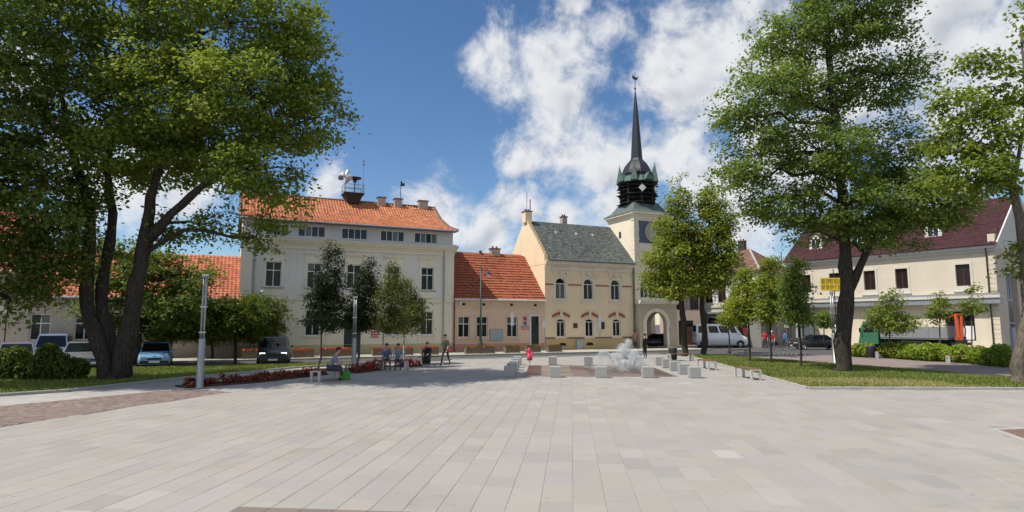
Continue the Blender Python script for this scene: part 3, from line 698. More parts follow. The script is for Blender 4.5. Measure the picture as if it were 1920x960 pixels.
def f_(mb):
    for i in range(40):
        x = XL - .25 + i * (XR - XL + .45) / 40; mb.tube([(x, 6.3, 13.5), (x + .45, 6.3, 13.5)], [.13, .11], 6)
    for x in (XR + .2, XL - .25):
        for (ya, za), (yb, zb) in zip(prof[:-1], prof[1:]): mb.tube([(x, ya, za + .05), (x, yb, zb + .05)], .12, 6)
part(rf, 'ridge_tiles', 'chimney_cap', f_)
for x in (-14.3, -5.05, -3.5, -1.1): chimney(rf, x, 6.1, 12.9, 13.95 if x > -14 else 14.2, w=.85 if x > -2 else .7, d=.6, pots=False)
part(B, 'gutter', 'zinc', lambda mb: mb.tube([(XL - .3, -.56, 10.3), (XR + .25, -.56, 10.3)], .07, 8))
# siren platform on the ridge
pl = part(B, 'roof_platform', 'dark_wood', lambda mb: (mb.box(-8.55, -6.75, 5.2, 6.9, 14.0, 14.12), mb.frustum(-7.65, 6.05, 13.2, 14.0, .5, .5, .8, .75)))
def f_(mb):
    cs = [(-8.5, 5.25), (-6.8, 5.25), (-6.8, 6.85), (-8.5, 6.85)]
    for i in range(4):
        for z in (14.45, 14.85): mb.tube([(*cs[i], z), (*cs[(i + 1) % 4], z)], .025, 5)
        mb.tube([(*cs[i], 14.1), (*cs[i], 14.88)], .03, 5)
part(pl, 'railing', 'steel', f_)
part(pl, 'siren', 'black_metal', lambda mb: (mb.tube([(-7.5, 6, 14.1), (-7.5, 6, 15.3)], .05, 6), mb.lathe([(.14, 0), (.2, .25), (.55, .33), (.6, .42), (.2, .5)], (-7.5, 6, 15.2), 14)))
part(pl, 'loudspeaker', 'steel_light', lambda mb: (mb.tube([(-8.3, 6, 14.1), (-8.3, 6, 15.9)], .04, 6), mb.tube([(-8.35, 5.9, 15.0), (-8.0, 5.6, 15.6)], [.08, .3], 10), mb.tube([(-8.3, 6, 15.6), (-8.75, 5.7, 15.75)], [.07, .28], 10), mb.tube([(-8.3, 6, 15.8), (-8.1, 6.3, 16.2)], [.07, .2], 10)))
part(pl, 'loudspeaker', 'black_metal', lambda mb: mb.tube([(-8.62, 5.6, 15.3), (-8.9, 5.3, 15.35)], [.08, .25], 10))
part(pl, 'mast', 'steel', lambda mb: (mb.tube([(-6.72, 6.2, 14.0), (-6.72, 6.2, 17.0)], [.035, .025], 6), mb.ball((-6.72, 6.2, 17.0), .13), mb.box(-6.8, -6.64, 6.12, 6.28, 17.1, 17.35), mb.tube([(-7.1, 6.5, 14), (-7.1, 6.5, 15.6)], .02, 5)))
part(B, 'antenna', 'black_metal', lambda mb: (mb.tube([(-3.2, 6.3, 13.4), (-3.2, 6.3, 15.55)], .03, 6), mb.box(-3.2, -2.85, 6.2, 6.4, 15.35, 15.6), mb.ball((-3.15, 6.3, 15.7), .1)))

# ------------------------------------------------------------------ low pink house
H = thing('pink_house', 'single-storey pink house with red tile roof beside the cream building', 'house', (FA[0], FA[1], 0), FANG)
PW = [(0.42, 1.45, 1.3, 3.08), (2.1, 3.12, 1.3, 3.08), (4.95, 5.98, 1.3, 3.08)]; PD = (7.3, 8.1, 0.28, 3.12)
def f_(mb):
    vents = [(.75, 1.05, 4.02, 4.22), (2.6, 2.9, 4.02, 4.22), (5.25, 5.55, 4.02, 4.22), (7.6, 7.9, 4.02, 4.22)]
    facade(mb, -.08, 8.7, 0, .72, [(7.3, 8.1, .28, .72)], m=1, y=-.04); mb.quad((-.08, -.04, .72), (8.7, -.04, .72), (8.7, 0, .74), (-.08, 0, .74), 1)
    facade(mb, -.08, 8.7, .72, 4.55, PW + [(7.3, 8.1, .72, 3.12)] + vents); shell(mb, -.08, 8.7, 8.4, 0, 4.55)
    for a, b, c, d in vents: mb.quad((a, .19, c), (b, .19, c), (b, .19, d), (a, .19, d), 2)
    mb.box(-.08, 8.7, -.06, .01, 3.78, 3.9, 0); mb.box(-.08, 8.7, -.03, .012, 3.9, 3.97, 0); mb.box(-.08, 8.7, -.12, .011, 4.4, 4.55, 0)
    for a, b, c, d in [(.9, 1.5, .22, .5), (2.9, 3.5, .22, .5)]: mb.quad((a, -.046, c), (b, -.046, c), (b, -.046, d), (a, -.046, d), 2)
part(H, 'wall', ['wall_pink', 'wall_pink_plinth', 'recess'], f_)
for a, b, c, d in PW:
    window(H, a, b, c, d)
    part(H, 'window_surround', 'wall_pink', lambda mb: (mb.box(a - .14, a - .003, -.04, .02, c - .1, d + .14), mb.box(b + .003, b + .14, -.04, .02, c - .1, d + .14), mb.box(a - .003, b + .003, -.04, .02, d + .003, d + .14), mb.box(a - .2, b + .2, -.1, .06, c - .18, c - .1)))
d = part(H, 'door', 'door_dark', lambda mb: (mb.box(7.3, 8.1, .13, .18, .28, 2.45), mb.box(7.3, 8.1, .12, .19, 2.45, 2.55), mb.box(7.38, 7.66, .11, .14, .5, 1.2), mb.box(7.74, 8.02, .11, .14, .5, 1.2), mb.box(7.38, 7.66, .11, .14, 1.4, 2.3), mb.box(7.74, 8.02, .11, .14, 1.4, 2.3)))
boxpart(d, 'pane', 'glass', 7.34, 8.06, .15, .17, 2.55, 3.1)
part(H, 'door_surround', 'white_trim', lambda mb: (mb.box(7.16, 7.298, -.05, .02, .28, 3.25), mb.box(8.102, 8.2, -.05, .02, .28, 3.25), mb.box(7.298, 8.102, -.05, .02, 3.122, 3.25)))
boxpart(H, 'doorstep', 'kerb_stone', 7.0, 8.4, -.5, .2, .1, .27)
pr = [(-.3, 4.55), (4.3, 9.05)]
def f_(mb):
    mb.quad((-.08, -.3, 4.5), (8.68, -.3, 4.5), (8.68, 4.3, 9.0), (-.08, 4.3, 9.0)); mb.quad((8.68, 8.9, 4.5), (-.08, 8.9, 4.5), (-.08, 4.3, 9.0), (8.68, 4.3, 9.0))
    mb.quad((-.08, -.3, 4.49), (-.08, 0, 4.49), (8.68, 0, 4.49), (8.68, -.3, 4.49))
rf = part(H, 'roof', 'chimney_cap', f_)
pantiles(rf, pr, 8.76, -.08, course=0.36, tw=0.27, amp=0.015, lip=0.06, tint=(0.33, 0.10, 0.052), seed=12, var=.1)
part(rf, 'ridge_tiles', 'roof_attr', lambda mb: [mb.add([(x, 4.14, 8.98), (x + .42, 4.14, 8.98), (x + .42, 4.3, 9.15), (x, 4.3, 9.15), (x, 4.46, 8.98), (x + .42, 4.46, 8.98)], [(0, 1, 2, 3), (3, 2, 5, 4)], 0, (.4, .15, .08)) for x in np.arange(-.05, 8.2, .4)])
chimney(rf, 5.6, 4.4, 8.6, 9.55, w=.9, d=.6); part(rf, 'vent_pipe', 'chimney_cap', lambda mb: mb.lathe([(.14, 0), (.14, .35), (.2, .36), (.05, .5)], (4.1, 4.3, 8.9), 8))
part(H, 'gutter', 'white_trim', lambda mb: mb.tube([(-.05, -.36, 4.52), (8.66, -.36, 4.52)], .07, 8))
downpipe(H, .03, .1, 4.5, mat='door_red')
def f_(mb):
    mb.lathe([(.12, 0), (.16, .1), (.16, .3), (.02, .32)], (6.7, -.02, 2.75), 10, 0); mb.box(6.56, 6.84, -.04, .01, 2.35, 2.62, 1)
    mb.box(6.35, 7.05, -.04, .01, 1.95, 2.25, 0); mb.box(6.42, 6.98, -.046, -.039, 2.13, 2.18, 2); mb.box(6.42, 6.98, -.046, -.039, 2.02, 2.07, 2)
part(H, 'office_plate', ['sign_red', 'sign_blue', 'sign_white'], f_)
part(H, 'wall_lamp', 'white_trim', lambda mb: mb.box(.5, .62, -.18, -.02, 3.98, 4.45))
NB = thing('notice_board', 'grey glazed notice board on the pink wall between two windows', 'notice board', (*fw(3.9, .06), 0), FANG)
boxpart(NB, 'frame', 'steel', -.62, .62, -.06, .06, 1.0, 1.95); boxpart(NB, 'pane', 'board_grey', -.56, .56, -.075, -.061, 1.06, 1.89)

# ------------------------------------------------------------------ town hall with clock tower
T = thing('town_hall', 'yellow town hall with slate roof, clock tower and dark spire', 'town hall', (FA[0], FA[1], 0), FANG)
TU = [(9.82, 10.88, 4.72, 6.66, .53), (12.8, 13.86, 4.72, 6.66, .53), (15.82, 16.88, 4.72, 6.66, .53)]
TL = [(9.9, 10.8, 1.27, 2.92, .3), (12.95, 13.85, 1.27, 2.92, .3), (15.98, 16.88, 1.27, 2.92, .3)]
TX0, TX1, TD = 8.72, 18.5, 8.0
def f_(mb):
    facade(mb, TX0, TX1, 0, 1.1, [], m=1, y=-.06); facade(mb, TX0, TX1, 1.1, 7.9, TU + TL); mb.quad((TX0, -.06, 1.1), (TX1, -.06, 1.1), (TX1, 0, 1.12), (TX0, 0, 1.12), 1)
    shell(mb, TX0, TX1, TD, 0, 8.3)
    for a in (10.1, 13.0):                        # cellar openings
        mb.add([(a, -.064, .45), (a + .75, -.064, .45), (a + .75, -.064, .62), (a + .55, -.064, .72), (a + .2, -.064, .72), (a, -.064, .62)], [(0, 1, 2, 3, 4, 5)], 2)
part(T, 'wall', ['wall_hall', 'wall_hall_plinth', 'recess'], f_)
def gz(y): return 8.45 + (12.55 - 8.45) * (1 - abs(y - TD / 2) / (TD / 2))
def f_(mb):                                     # gable end with a stepped coping
    n = 13; ys = [TD / 2 * i / n for i in range(n + 1)]
    for k in (0, 1):
        for i in range(n):
            y0, y1 = ys[i], ys[i + 1]; zt = gz(y1) + .12
            if k: y0, y1 = TD - y1, TD - y0
            mb.box(TX0 - .02, TX0 + .33, y0, y1, 7.9, zt)
    mb.box(TX0 - .04, TX0 + .34, -.02, 0.001, 7.4, 8.7)
part(T, 'gable', 'wall_hall', f_)
chimney(T, TX0 + .15, TD / 2, 12.3, 13.35, w=.7, d=.8, mat='wall_hall'); chimney(T, 13.2, TD / 2 + .4, 12.0, 13.2, w=.55, d=.55)
part(T, 'antenna', 'black_metal', lambda mb: (mb.tube([(TX0 + .1, 3.9, 13.3), (TX0 + .1, 3.9, 15.3)], .022, 5), mb.tube([(TX0 + .55, 4.1, 13), (TX0 + .55, 4.1, 14.7)], .05, 6)))
sp = [(-.32, 8.32), (TD / 2, 12.5)]
def f_(mb):
    mb.quad((TX0 + .3, -.32, 8.28), (TX1, -.32, 8.28), (TX1, TD / 2, 12.46), (TX0 + .3, TD / 2, 12.46)); mb.quad((TX1, TD + .3, 8.28), (TX0 + .3, TD + .3, 8.28), (TX0 + .3, TD / 2, 12.46), (TX1, TD / 2, 12.46))
rf = part(T, 'roof', 'copper_dark', f_)
pantiles(rf, sp, TX1 - TX0 - .32, TX0 + .32, course=0.24, tw=0.22, amp=0, lip=0.012, tint=(0.11, 0.122, 0.113), seed=13, mat='slate_attr', var=.2, samples=1, name='roof_slates')
for x in (11.3, 13.6, 15.5):
    part(rf, 'roof_vent', 'steel_light', lambda mb: mb.add([(x, 2.65, 11.15), (x + .5, 2.65, 11.15), (x + .5, 3.1, 11.5), (x, 3.1, 11.5), (x + .1, 2.6, 11.42), (x + .4, 2.6, 11.42)], [(0, 1, 5, 4), (4, 5, 2, 3), (0, 4, 3), (1, 2, 5)]))
part(T, 'gutter', 'copper_dark', lambda mb: mb.tube([(TX0 + .3, -.4, 8.25), (TX1, -.4, 8.25)], .08, 8))
def f_(mb):
    for y, z0, z1 in ((-.05, 7.45, 7.75), (-.12, 7.75, 7.9), (-.25, 7.9, 8.1), (-.36, 8.1, 8.2)): mb.box(TX0 + .001, TX1 - .001, y, .01, z0, z1)
part(T, 'cornice', 'wall_hall_trim', f_)
for i, (a, b, c, d, r_) in enumerate(TU):
    window(T, a, b, c, d, rise=r_, style='two', y=.12)
    def f_(mb):
        sp_ = d - r_; po, pi = arch_pts(a - .2, b + .2, sp_, r_ + .2, 12), arch_pts(a - .002, b + .002, sp_, r_ + .002, 12)
        for q in range(12): mb.add([(po[q][0], -.05, po[q][1]), (pi[q][0], -.05, pi[q][1]), (pi[q + 1][0], -.05, pi[q + 1][1]), (po[q + 1][0], -.05, po[q + 1][1]), (po[q][0], .01, po[q][1]), (po[q + 1][0], .01, po[q + 1][1])], [(0, 1, 2, 3), (4, 0, 3, 5)])
        for x0, x1 in ((a - .2, a - .002), (b + .002, b + .2)): mb.box(x0, x1, -.05, .02, c - .02, sp_)
        mb.box(a - .28, b + .28, -.14, .08, c - .14, c - .03); mb.box(a - .22, b + .22, -.06, .02, c - .42, c - .14)
        mb.box(a - .45, b + .45, -.26, .012, d + .78, d + .9); mb.box(a - .38, b + .38, -.18, .013, d + .68, d + .78); mb.box(a - .3, b + .3, -.1, .014, d + .45, d + .68)
        for x in (a - .24, (a + b) / 2 - .09, b + .06): mb.box(x, x + .18, -.2, .013, d + .25, d + .68)
    part(T, 'window_surround', 'wall_hall_trim', f_)
for i, (a, b, c, d, r_) in enumerate(TL):
    window(T, a, b, c, d, rise=r_, style='two', y=.12)
    def f_(mb):
        sp_ = d - r_
        for x0, x1 in ((a - .16, a - .002), (b + .002, b + .16)): mb.box(x0, x1, -.04, .02, c - .02, sp_)
        po, pi = arch_pts(a - .16, b + .16, sp_, r_ + .16, 10), arch_pts(a - .002, b + .002, sp_, r_ + .002, 10)
        for q in range(10): mb.add([(po[q][0], -.04, po[q][1]), (pi[q][0], -.04, pi[q][1]), (pi[q + 1][0], -.04, pi[q + 1][1]), (po[q + 1][0], -.04, po[q + 1][1])], [(0, 1, 2, 3)])
        mb.box((a + b) / 2 - .12, (a + b) / 2 + .12, -.16, .02, d + .15, d + .75)
    part(T, 'window_surround', 'wall_hall_trim', f_)
    for s in (-1, 1):
        def f_(mb):                             # curved red brick hood, left and right of the keystone
            cx = (a + b) / 2; ps = [(cx + s * (.14 + .75 * t), d + .62 - .3 * t ** 1.3) for t in (0, .3, .6, .85, 1)]
            for (x0, z0), (x1, z1) in zip(ps[:-1], ps[1:]):
                q = [(x0, z0 - .24), (x1, z1 - .24), (x1, z1), (x0, z0)]
                mb.add([(x, -.12, z) for x, z in q] + [(x, .01, z) for x, z in q], [(0, 1, 2, 3) if s > 0 else (3, 2, 1, 0), (3, 2, 6, 7), (0, 4, 5, 1), (1, 5, 6, 2)])
        part(T, 'brick_hood', 'red_brick', f_)
def f_(mb):
    for a, b in ((TX0 + .01, TU[0][0] - .22), (TU[0][1] + .22, TU[1][0] - .22), (TU[1][1] + .22, TU[2][0] - .22), (TU[2][1] + .22, TX1 - .25)): mb.box(a, b, -.035, .01, 5.98, 6.1)
part(T, 'brick_band', 'red_brick', f_)
def f_(mb):
    for a, b in ((TX0, TL[0][0] - .17), (TL[0][1] + .17, TL[1][0] - .17), (TL[1][1] + .17, TL[2][0] - .17), (TL[2][1] + .17, TX1)): mb.box(a, b, -.1, .01, 1.1, 1.2)
part(T, 'plinth_moulding', 'chimney_cap', f_)
boxpart(T, 'wall_plaque', 'frame_brown', 11.65, 12.1, -.03, .01, 2.05, 2.5); boxpart(T, 'cabinet', 'board_grey', 11.85, 12.45, -.3, -.061, .15, 1.0)
boxpart(T, 'display_case', 'black_metal', 14.65, 15.0, -.12, .01, 1.95, 2.6); boxpart(T, 'display_case', 'white_trim', 14.3, 14.52, -.1, .01, 1.7, 2.95)
downpipe(T, 18.4, .1, 8.2, y=-.12, mat='copper_dark')
# tower
A0, A1, TY0, TY1 = 18.52, 22.82, -.25, 4.25; ACX, ACY = (A0 + A1) / 2, (TY0 + TY1) / 2
ARCH = (19.35, 21.75, .1, 3.6, 1.15)
def f_(mb):
    facade(mb, A0, A1, 4.7, 13.35, [(19.1, 22.1, 4.95, 7.0, .9)], y=TY0, depth=.3, grooves=[8.2, 8.8, 9.4])
    mb.quad((A0, TY1, 4.0), (A0, TY0, 4.0), (A0, TY0, 13.35), (A0, TY1, 13.35)); mb.quad((A1, TY0, 4.4), (A1, TY1, 4.4), (A1, TY1, 13.35), (A1, TY0, 13.35)); mb.quad((A0, TY0 - .4, 4.38), (A0, TY1, 4.38), (A1, TY1, 4.38), (A1, TY0 - .4, 4.38))
    facade(mb, -A1, -A0, 0, 13.35, [(-ARCH[1], -ARCH[0], ARCH[2], ARCH[3], ARCH[4])], y=-TY1)
tw = part(T, 'tower_wall', 'wall_tower', f_)
me = tw.data                                    # the rear wall was drawn facing forward: turn it round
for v in me.vertices:
    if v.co.x < 0: v.co.x, v.co.y = -v.co.x, -v.co.y
def f_(mb):
    for k in range(9):
        z = 8.4 + .44 * k; w = .62 if k % 2 else .48
        mb.box(A0 - .05, A0 + w, TY0 - .05, TY0 + .01, z + .01, z + .43); mb.box(A0 - .05, A0 + .01, TY0 + .012, TY0 + w, z + .01, z + .43)
    mb.box(A0 - .03, A0 + .46, TY0 - .03, TY0 + .4, 8.4, 12.6); mb.box(A0 - .08, A0 + .5, TY0 - .08, TY0 + .5, 12.62, 12.75)
part(T, 'tower_quoins', 'wall_hall_trim', f_)
def f_(mb):
    for k in range(9):
        z = 8.4 + .44 * k; mb.box(A1 - (.62 if k % 2 else .48), A1 + .05, TY0 - .05, TY0 + .01, z + .01, z + .43)
    mb.box(A1 - .46, A1 + .03, TY0 - .03, TY0 + .4, 8.4, 12.6)
part(T, 'tower_quoins', 'wall_hall_trim', f_)
part(T, 'tower_cornice', 'wall_tower', lambda mb: [mb.box(A0 - e, A1 + e, TY0 - e, TY1 + e, z0, z1) for e, z0, z1 in ((.06, 12.85, 13.1), (.16, 13.1, 13.28), (.34, 13.28, 13.46))])
def f_(mb): mb.box(A0 - .02, A0 - .005, 2.0, 2.35, 11.1, 11.75)
part(T, 'tower_window', 'recess', f_)
for x0, x1 in ((19.1, 20.05), (20.12, 21.08), (21.15, 22.1)): window(T, x0, x1, 4.95, 6.75, y=TY0 + .12, style='cross', name='tower_window')
part(T, 'tower_window', 'glass', lambda mb: mb.add([(x, TY0 + .2, z) for x, z in arch_pts(19.1, 22.1, 6.1, .9)], [tuple(range(11))]))
def f_(mb):
    mb.box(A0 + .55, A1 - .4, TY0 - .06, TY0 + .01, 10.4, 12.6, 0)
    n = 40; cx, cz = ACX + .05, 11.5
    for r0, r1, y, m in ((0, .98, -.09, 1), (.9, 1.0, -.12, 2), (.62, .68, -.115, 2)):
        for i in range(n):
            a, b = 2 * math.pi * i / n, 2 * math.pi * (i + 1) / n
            q = [(cx + r * math.cos(t), TY0 + y, cz + r * math.sin(t)) for r, t in ((r0, a), (r1, a), (r1, b), (r0, b))]
            mb.add(q, [(3, 2, 1, 0)] if r0 else [(3, 2, 1)], m)
    for i in range(12):
        t = i * math.pi / 6; c, s = math.cos(t), math.sin(t); mb.obox((cx + c * .79, TY0 - .11, cz + s * .79), (c * .09, 0, s * .09), (0, .01, 0), (-s * .022, 0, c * .022), 2)
ck = part(T, 'clock', ['clock_blue', 'board_grey', 'gold'], f_)
for t, l, w in ((R(62), .45, .035), (R(200), .75, .025)):
    part(ck, 'clock_hand', 'gold', lambda mb: mb.obox((ACX + .05 + math.cos(t) * l / 2, TY0 - .14, 11.5 + math.sin(t) * l / 2), (math.cos(t) * l / 2, 0, math.sin(t) * l / 2), (0, .01, 0), (-math.sin(t) * w, 0, math.cos(t) * w)))
# portico at the foot of the tower
def f_(mb):
    facade(mb, 18.52, 23.05, .1, 4.35, [ARCH], y=-.75, depth=.5, grooves=[.7, 1.25, 1.8, 2.35, 2.9, 3.45, 4.0])
    mb.quad((18.52, 0.1, 0), (18.52, -.75, 0), (18.52, -.75, 4.35), (18.52, .1, 4.35))
    q = MB(); facade(q, -.75, 4.24, .1, 4.35, [(.1, 3.4, .1, 3.6, 1.2)], depth=.45, grooves=[.7, 1.25, 1.8, 2.35, 2.9, 3.45, 4.0])
    mb.add([(23.05 - y_, x_, z_) for x_, y_, z_ in q.v], q.f)
part(T, 'portico', 'wall_stone_arch', f_)
def f_(mb):
    mb.box(18.5, 23.25, -1.05, .1, 4.5, 4.72); mb.box(18.5, 23.15, -.92, .1, 4.35, 4.5)
part(T, 'portico_cornice', 'wall_hall_trim', f_)
def f_(mb):                                     # voussoirs round the arch
    po, pi = arch_pts(ARCH[0] - .38, ARCH[1] + .38, 2.45, 1.5, 14), arch_pts(ARCH[0], ARCH[1], 2.45, 1.15, 14)
    for q in range(14):
        e = .02; l = lambda A_, t: (A_[q][0] + (A_[q + 1][0] - A_[q][0]) * t, A_[q][1] + (A_[q + 1][1] - A_[q][1]) * t)
        pp = [l(po, e), l(pi, e), l(pi, 1 - e), l(po, 1 - e)]; y0 = -.82 if q not in (6, 7) else -.9
        mb.add([(x, y0, z) for x, z in pp] + [(x, -.74, z) for x, z in pp], [(0, 1, 2, 3), (0, 4, 5, 1), (1, 5, 6, 2), (2, 6, 7, 3), (3, 7, 4, 0)])
    for x0, x1 in ((ARCH[0] - .38, ARCH[0]), (ARCH[1], ARCH[1] + .38)):
        mb.box(x0, x1, -.82, -.74, .1, 2.43)
part(T, 'arch_stones', 'wall_hall_trim', f_)
part(T, 'column', 'sun_wall', lambda mb: mb.lathe([(.2, .1), (.2, .3), (.14, .35), (.13, 2.4), (.2, 2.5), (.2, 2.6)], (21.35, 3.2, 0), 12))
# belfry roof and spire
def f_(mb):
    e = .42
    prof_ = [(2.15 + e, 13.46), (2.0, 13.85), (1.72, 14.25), (1.5, 14.6)]
    mb.rings([[(ACX - w, ACY - w - .02, z), (ACX + w, ACY - w - .02, z), (ACX + w, ACY + w, z), (ACX - w, ACY + w, z)] for w, z in prof_])
part(T, 'tower_roof', 'copper_dark', f_)
def f_(mb):
    mb.lathe([(1.5, 14.2), (1.3, 15.0), (1.3, 17.0)], (ACX, ACY, 0), 8)
    for k_, (z, w) in enumerate(((14.85, 1.9), (15.3, 1.75), (15.75, 1.95), (16.2, 1.8), (16.6, 1.95))):          # jagged louvre shelves, uneven from side to side
        rs_ = [[(ACX + r_ * (1 + (.13 if (q_ + k_) % 3 == 0 else 0)) * math.cos(2 * math.pi * (q_ + .5) / 24), ACY + r_ * (1 + (.13 if (q_ + k_) % 3 == 0 else 0)) * math.sin(2 * math.pi * (q_ + .5) / 24), z + dz) for q_ in range(24)] for r_, dz in ((1.2, -.05), (w, -.2), (w + .06, -.15), (1.2, .08))]
        mb.rings(rs_)
    for i in range(8):
        a = math.pi / 4 * i + math.pi / 8; x, y = ACX + 1.75 * math.cos(a), ACY + 1.75 * math.sin(a); mb.tube([(x, y, 14.3), (x, y, 17.0)], .11, 5)
part(T, 'belfry', 'dark_wood', f_)
for a in (R(-112), R(-60)):
    part(T, 'belfry_dial', 'white_trim', lambda mb: mb.obox((ACX + 1.98 * math.cos(a), ACY + 1.98 * math.sin(a), 16.1), (-.2 * math.sin(a), .2 * math.cos(a), .2), (.03 * math.cos(a), .03 * math.sin(a), 0), (.2 * math.sin(a), -.2 * math.cos(a), .2)))
part(T, 'belfry_skirt', 'copper_green', lambda mb: mb.lathe([(2.2, 16.85), (2.16, 16.95), (1.85, 17.35), (1.7, 17.5)], (ACX, ACY, 0), 8))
for i in range(8):
    a = math.pi / 4 * i; c, s = math.cos(a), math.sin(a)
    def f_(mb):                                 # steep green gablets round the belfry
        ox, oy = ACX + 1.72 * c, ACY + 1.72 * s; h = 1.95 if i % 2 else .75; w = .36 if i % 2 else .55
        b = [(ox - s * w + c * .42, oy + c * w + s * .42, 16.95), (ox + s * w + c * .42, oy - c * w + s * .42, 16.95), (ox + s * w - c * .5, oy - c * w - s * .5, 17.1), (ox - s * w - c * .5, oy + c * w - s * .5, 17.1)]
        t = (ox + c * (.12 if i % 2 else .3), oy + s * (.12 if i % 2 else .3), 17.0 + h); t2 = (ACX + .9 * c, ACY + .9 * s, 17.0 + h)
        mb.add(b + [t, t2], [(1, 0, 4), (0, 3, 5, 4), (2, 1, 4, 5)] if i % 2 == 0 else [(1, 0, 4), (0, 3, 4), (2, 1, 4), (3, 2, 4)])
        mb.ball((t[0], t[1], t[2]), .06, n=6)
    part(T, 'gablet', 'copper_green', f_)
part(T, 'spire_dome', 'spire_black', lambda mb: mb.lathe([(1.6, 17.3), (1.5, 17.8), (1.62, 17.85), (1.5, 18.25), (1.32, 18.65), (1.02, 19.05), (.74, 19.35), (.63, 19.55)], (ACX, ACY, 0), 8))
part(T, 'spire', 'spire_black', lambda mb: mb.lathe([(.62, 19.5), (.56, 20.5), (.42, 22.5), (.29, 24.3), (.20, 25.4), (.05, 26.9)], (ACX, ACY, 0), 8))
def f_(mb):
    mb.tube([(ACX, ACY, 26.7), (ACX, ACY, 29.0)], [.05, .025], 6); mb.ball((ACX, ACY, 27.2), .12); mb.ball((ACX, ACY, 28.9), .06)
    mb.add([(ACX - .35, ACY - .02, 28.3), (ACX - .05, ACY - .02, 28.15), (ACX + .3, ACY - .02, 28.2), (ACX + .38, ACY - .02, 28.6), (ACX + .15, ACY - .02, 28.42), (ACX - .15, ACY - .02, 28.5), (ACX - .28, ACY - .02, 28.75)] +
           [(ACX - .35, ACY + .02, 28.3), (ACX - .05, ACY + .02, 28.15), (ACX + .3, ACY + .02, 28.2), (ACX + .38, ACY + .02, 28.6), (ACX + .15, ACY + .02, 28.42), (ACX - .15, ACY + .02, 28.5), (ACX - .28, ACY + .02, 28.75)],
           [(0, 1, 2, 3, 4, 5, 6), (13, 12, 11, 10, 9, 8, 7)] + [(i, i + 7, (i + 1) % 7 + 7, (i + 1) % 7) for i in range(7)])
part(T, 'weathervane', 'spire_black', f_)
# sunny wall seen through the archway
HB = thing('rear_house', 'sunlit cream house seen through the town hall archway', 'house', (*fw(19.0, -12.5), 0), R(-48))
part(HB, 'wall', 'sun_wall', lambda mb: (facade(mb, -5, 7, 0, 5, [(-.2, .7, .9, 2.4)]), shell(mb, -5, 7, 6, 0, 5)))
part(HB, 'roof', 'chimney_cap', lambda mb: (mb.quad((-5.3, -.3, 4.9), (7.3, -.3, 4.9), (7.3, 3, 7), (-5.3, 3, 7)), mb.quad((7.3, 6.3, 4.9), (-5.3, 6.3, 4.9), (-5.3, 3, 7), (7.3, 3, 7)), mb.add([(-5, 0, 5), (-5, 6, 5), (-5, 3, 6.9), (7, 0, 5), (7, 6, 5), (7, 3, 6.9)], [(0, 2, 1), (3, 4, 5)])))
window(HB, -.2, .7, .9, 2.4)

# ------------------------------------------------------------------ houses on the left, behind the trees
def gable_house(root, L, D, ze, zr, wall, roof_tint, wins, seed, plinth=None, glass='glass', doors=(), tile=True, frame='white_paint', gutter='zinc'):
    part(root, 'wall', wall, lambda mb: (facade(mb, 0, L, 0, ze, list(wins) + list(doors)), shell(mb, 0, L, D, 0, ze), mb.add([(0, 0, ze), (0, D, ze), (0, D / 2, zr - .1)], [(0, 2, 1)]), mb.add([(L, 0, ze), (L, D, ze), (L, D / 2, zr - .1)], [(0, 1, 2)])))
    for w in wins: window(root, *w[:4], frame=frame, glass=glass)
    for a, b, c, d in doors:
        dd = boxpart(root, 'door', 'frame_brown', a, b, .12, .18, c, d - .7); boxpart(dd, 'pane', 'glass', a, b, .14, .16, d - .7, d)
    rf_ = part(root, 'roof', 'chimney_cap', lambda mb: (mb.quad((-.25, -.4, ze - .1), (L + .25, -.4, ze - .1), (L + .25, D / 2, zr - .05), (-.25, D / 2, zr - .05)), mb.quad((L + .25, D + .4, ze - .1), (-.25, D + .4, ze - .1), (-.25, D / 2, zr - .05), (L + .25, D / 2, zr - .05))))
    if tile: pantiles(rf_, [(-.4, ze - .05), (D / 2, zr)], L + .5, -.25, tint=roof_tint, seed=seed, course=.36, tw=.27)
    part(root, 'gutter', gutter, lambda mb: mb.tube([(-.25, -.47, ze - .1), (L + .25, -.47, ze - .1)], .07, 6))
    return rf_
h = thing('red_roof_house', 'low cream house with a large orange-red roof left of the cream building', 'house', (*fw(-30.2, 0.3), 0), FANG)
r_ = gable_house(h, 13.4, 10.5, 4.3, 7.9, 'wall_left', (0.46, 0.155, 0.085), [(a, a + 1.1, 1.4, 3.1) for a in (1.2, 3.6, 6.0, 10.8)], 21, doors=[(8.3, 9.4, .1, 3.1)])
chimney(r_, 4, 5.3, 7.4, 8.6)
h = thing('shop_house', 'taller shop house with dark openings and red roof at the far left', 'house', (*fw(-47.5, 0.2), 0), FANG)
r_ = gable_house(h, 17.2, 11, 5.9, 10.8, 'wall_left', (0.40, 0.10, 0.075), [(a, a + 1.1, 4.1, 5.3) for a in (1, 3.4, 6, 8.4, 11, 13.4, 15.2)], 22, doors=[(a, a + 1.9, .1, 2.9) for a in (1, 4.4, 7.8, 11.2, 14.2)])
boxpart(h, 'fascia', 'wall_hall_trim', -.05, 17.25, -.12, .01, 3.15, 3.6); chimney(r_, 12, 5.5, 10.2, 11.6)

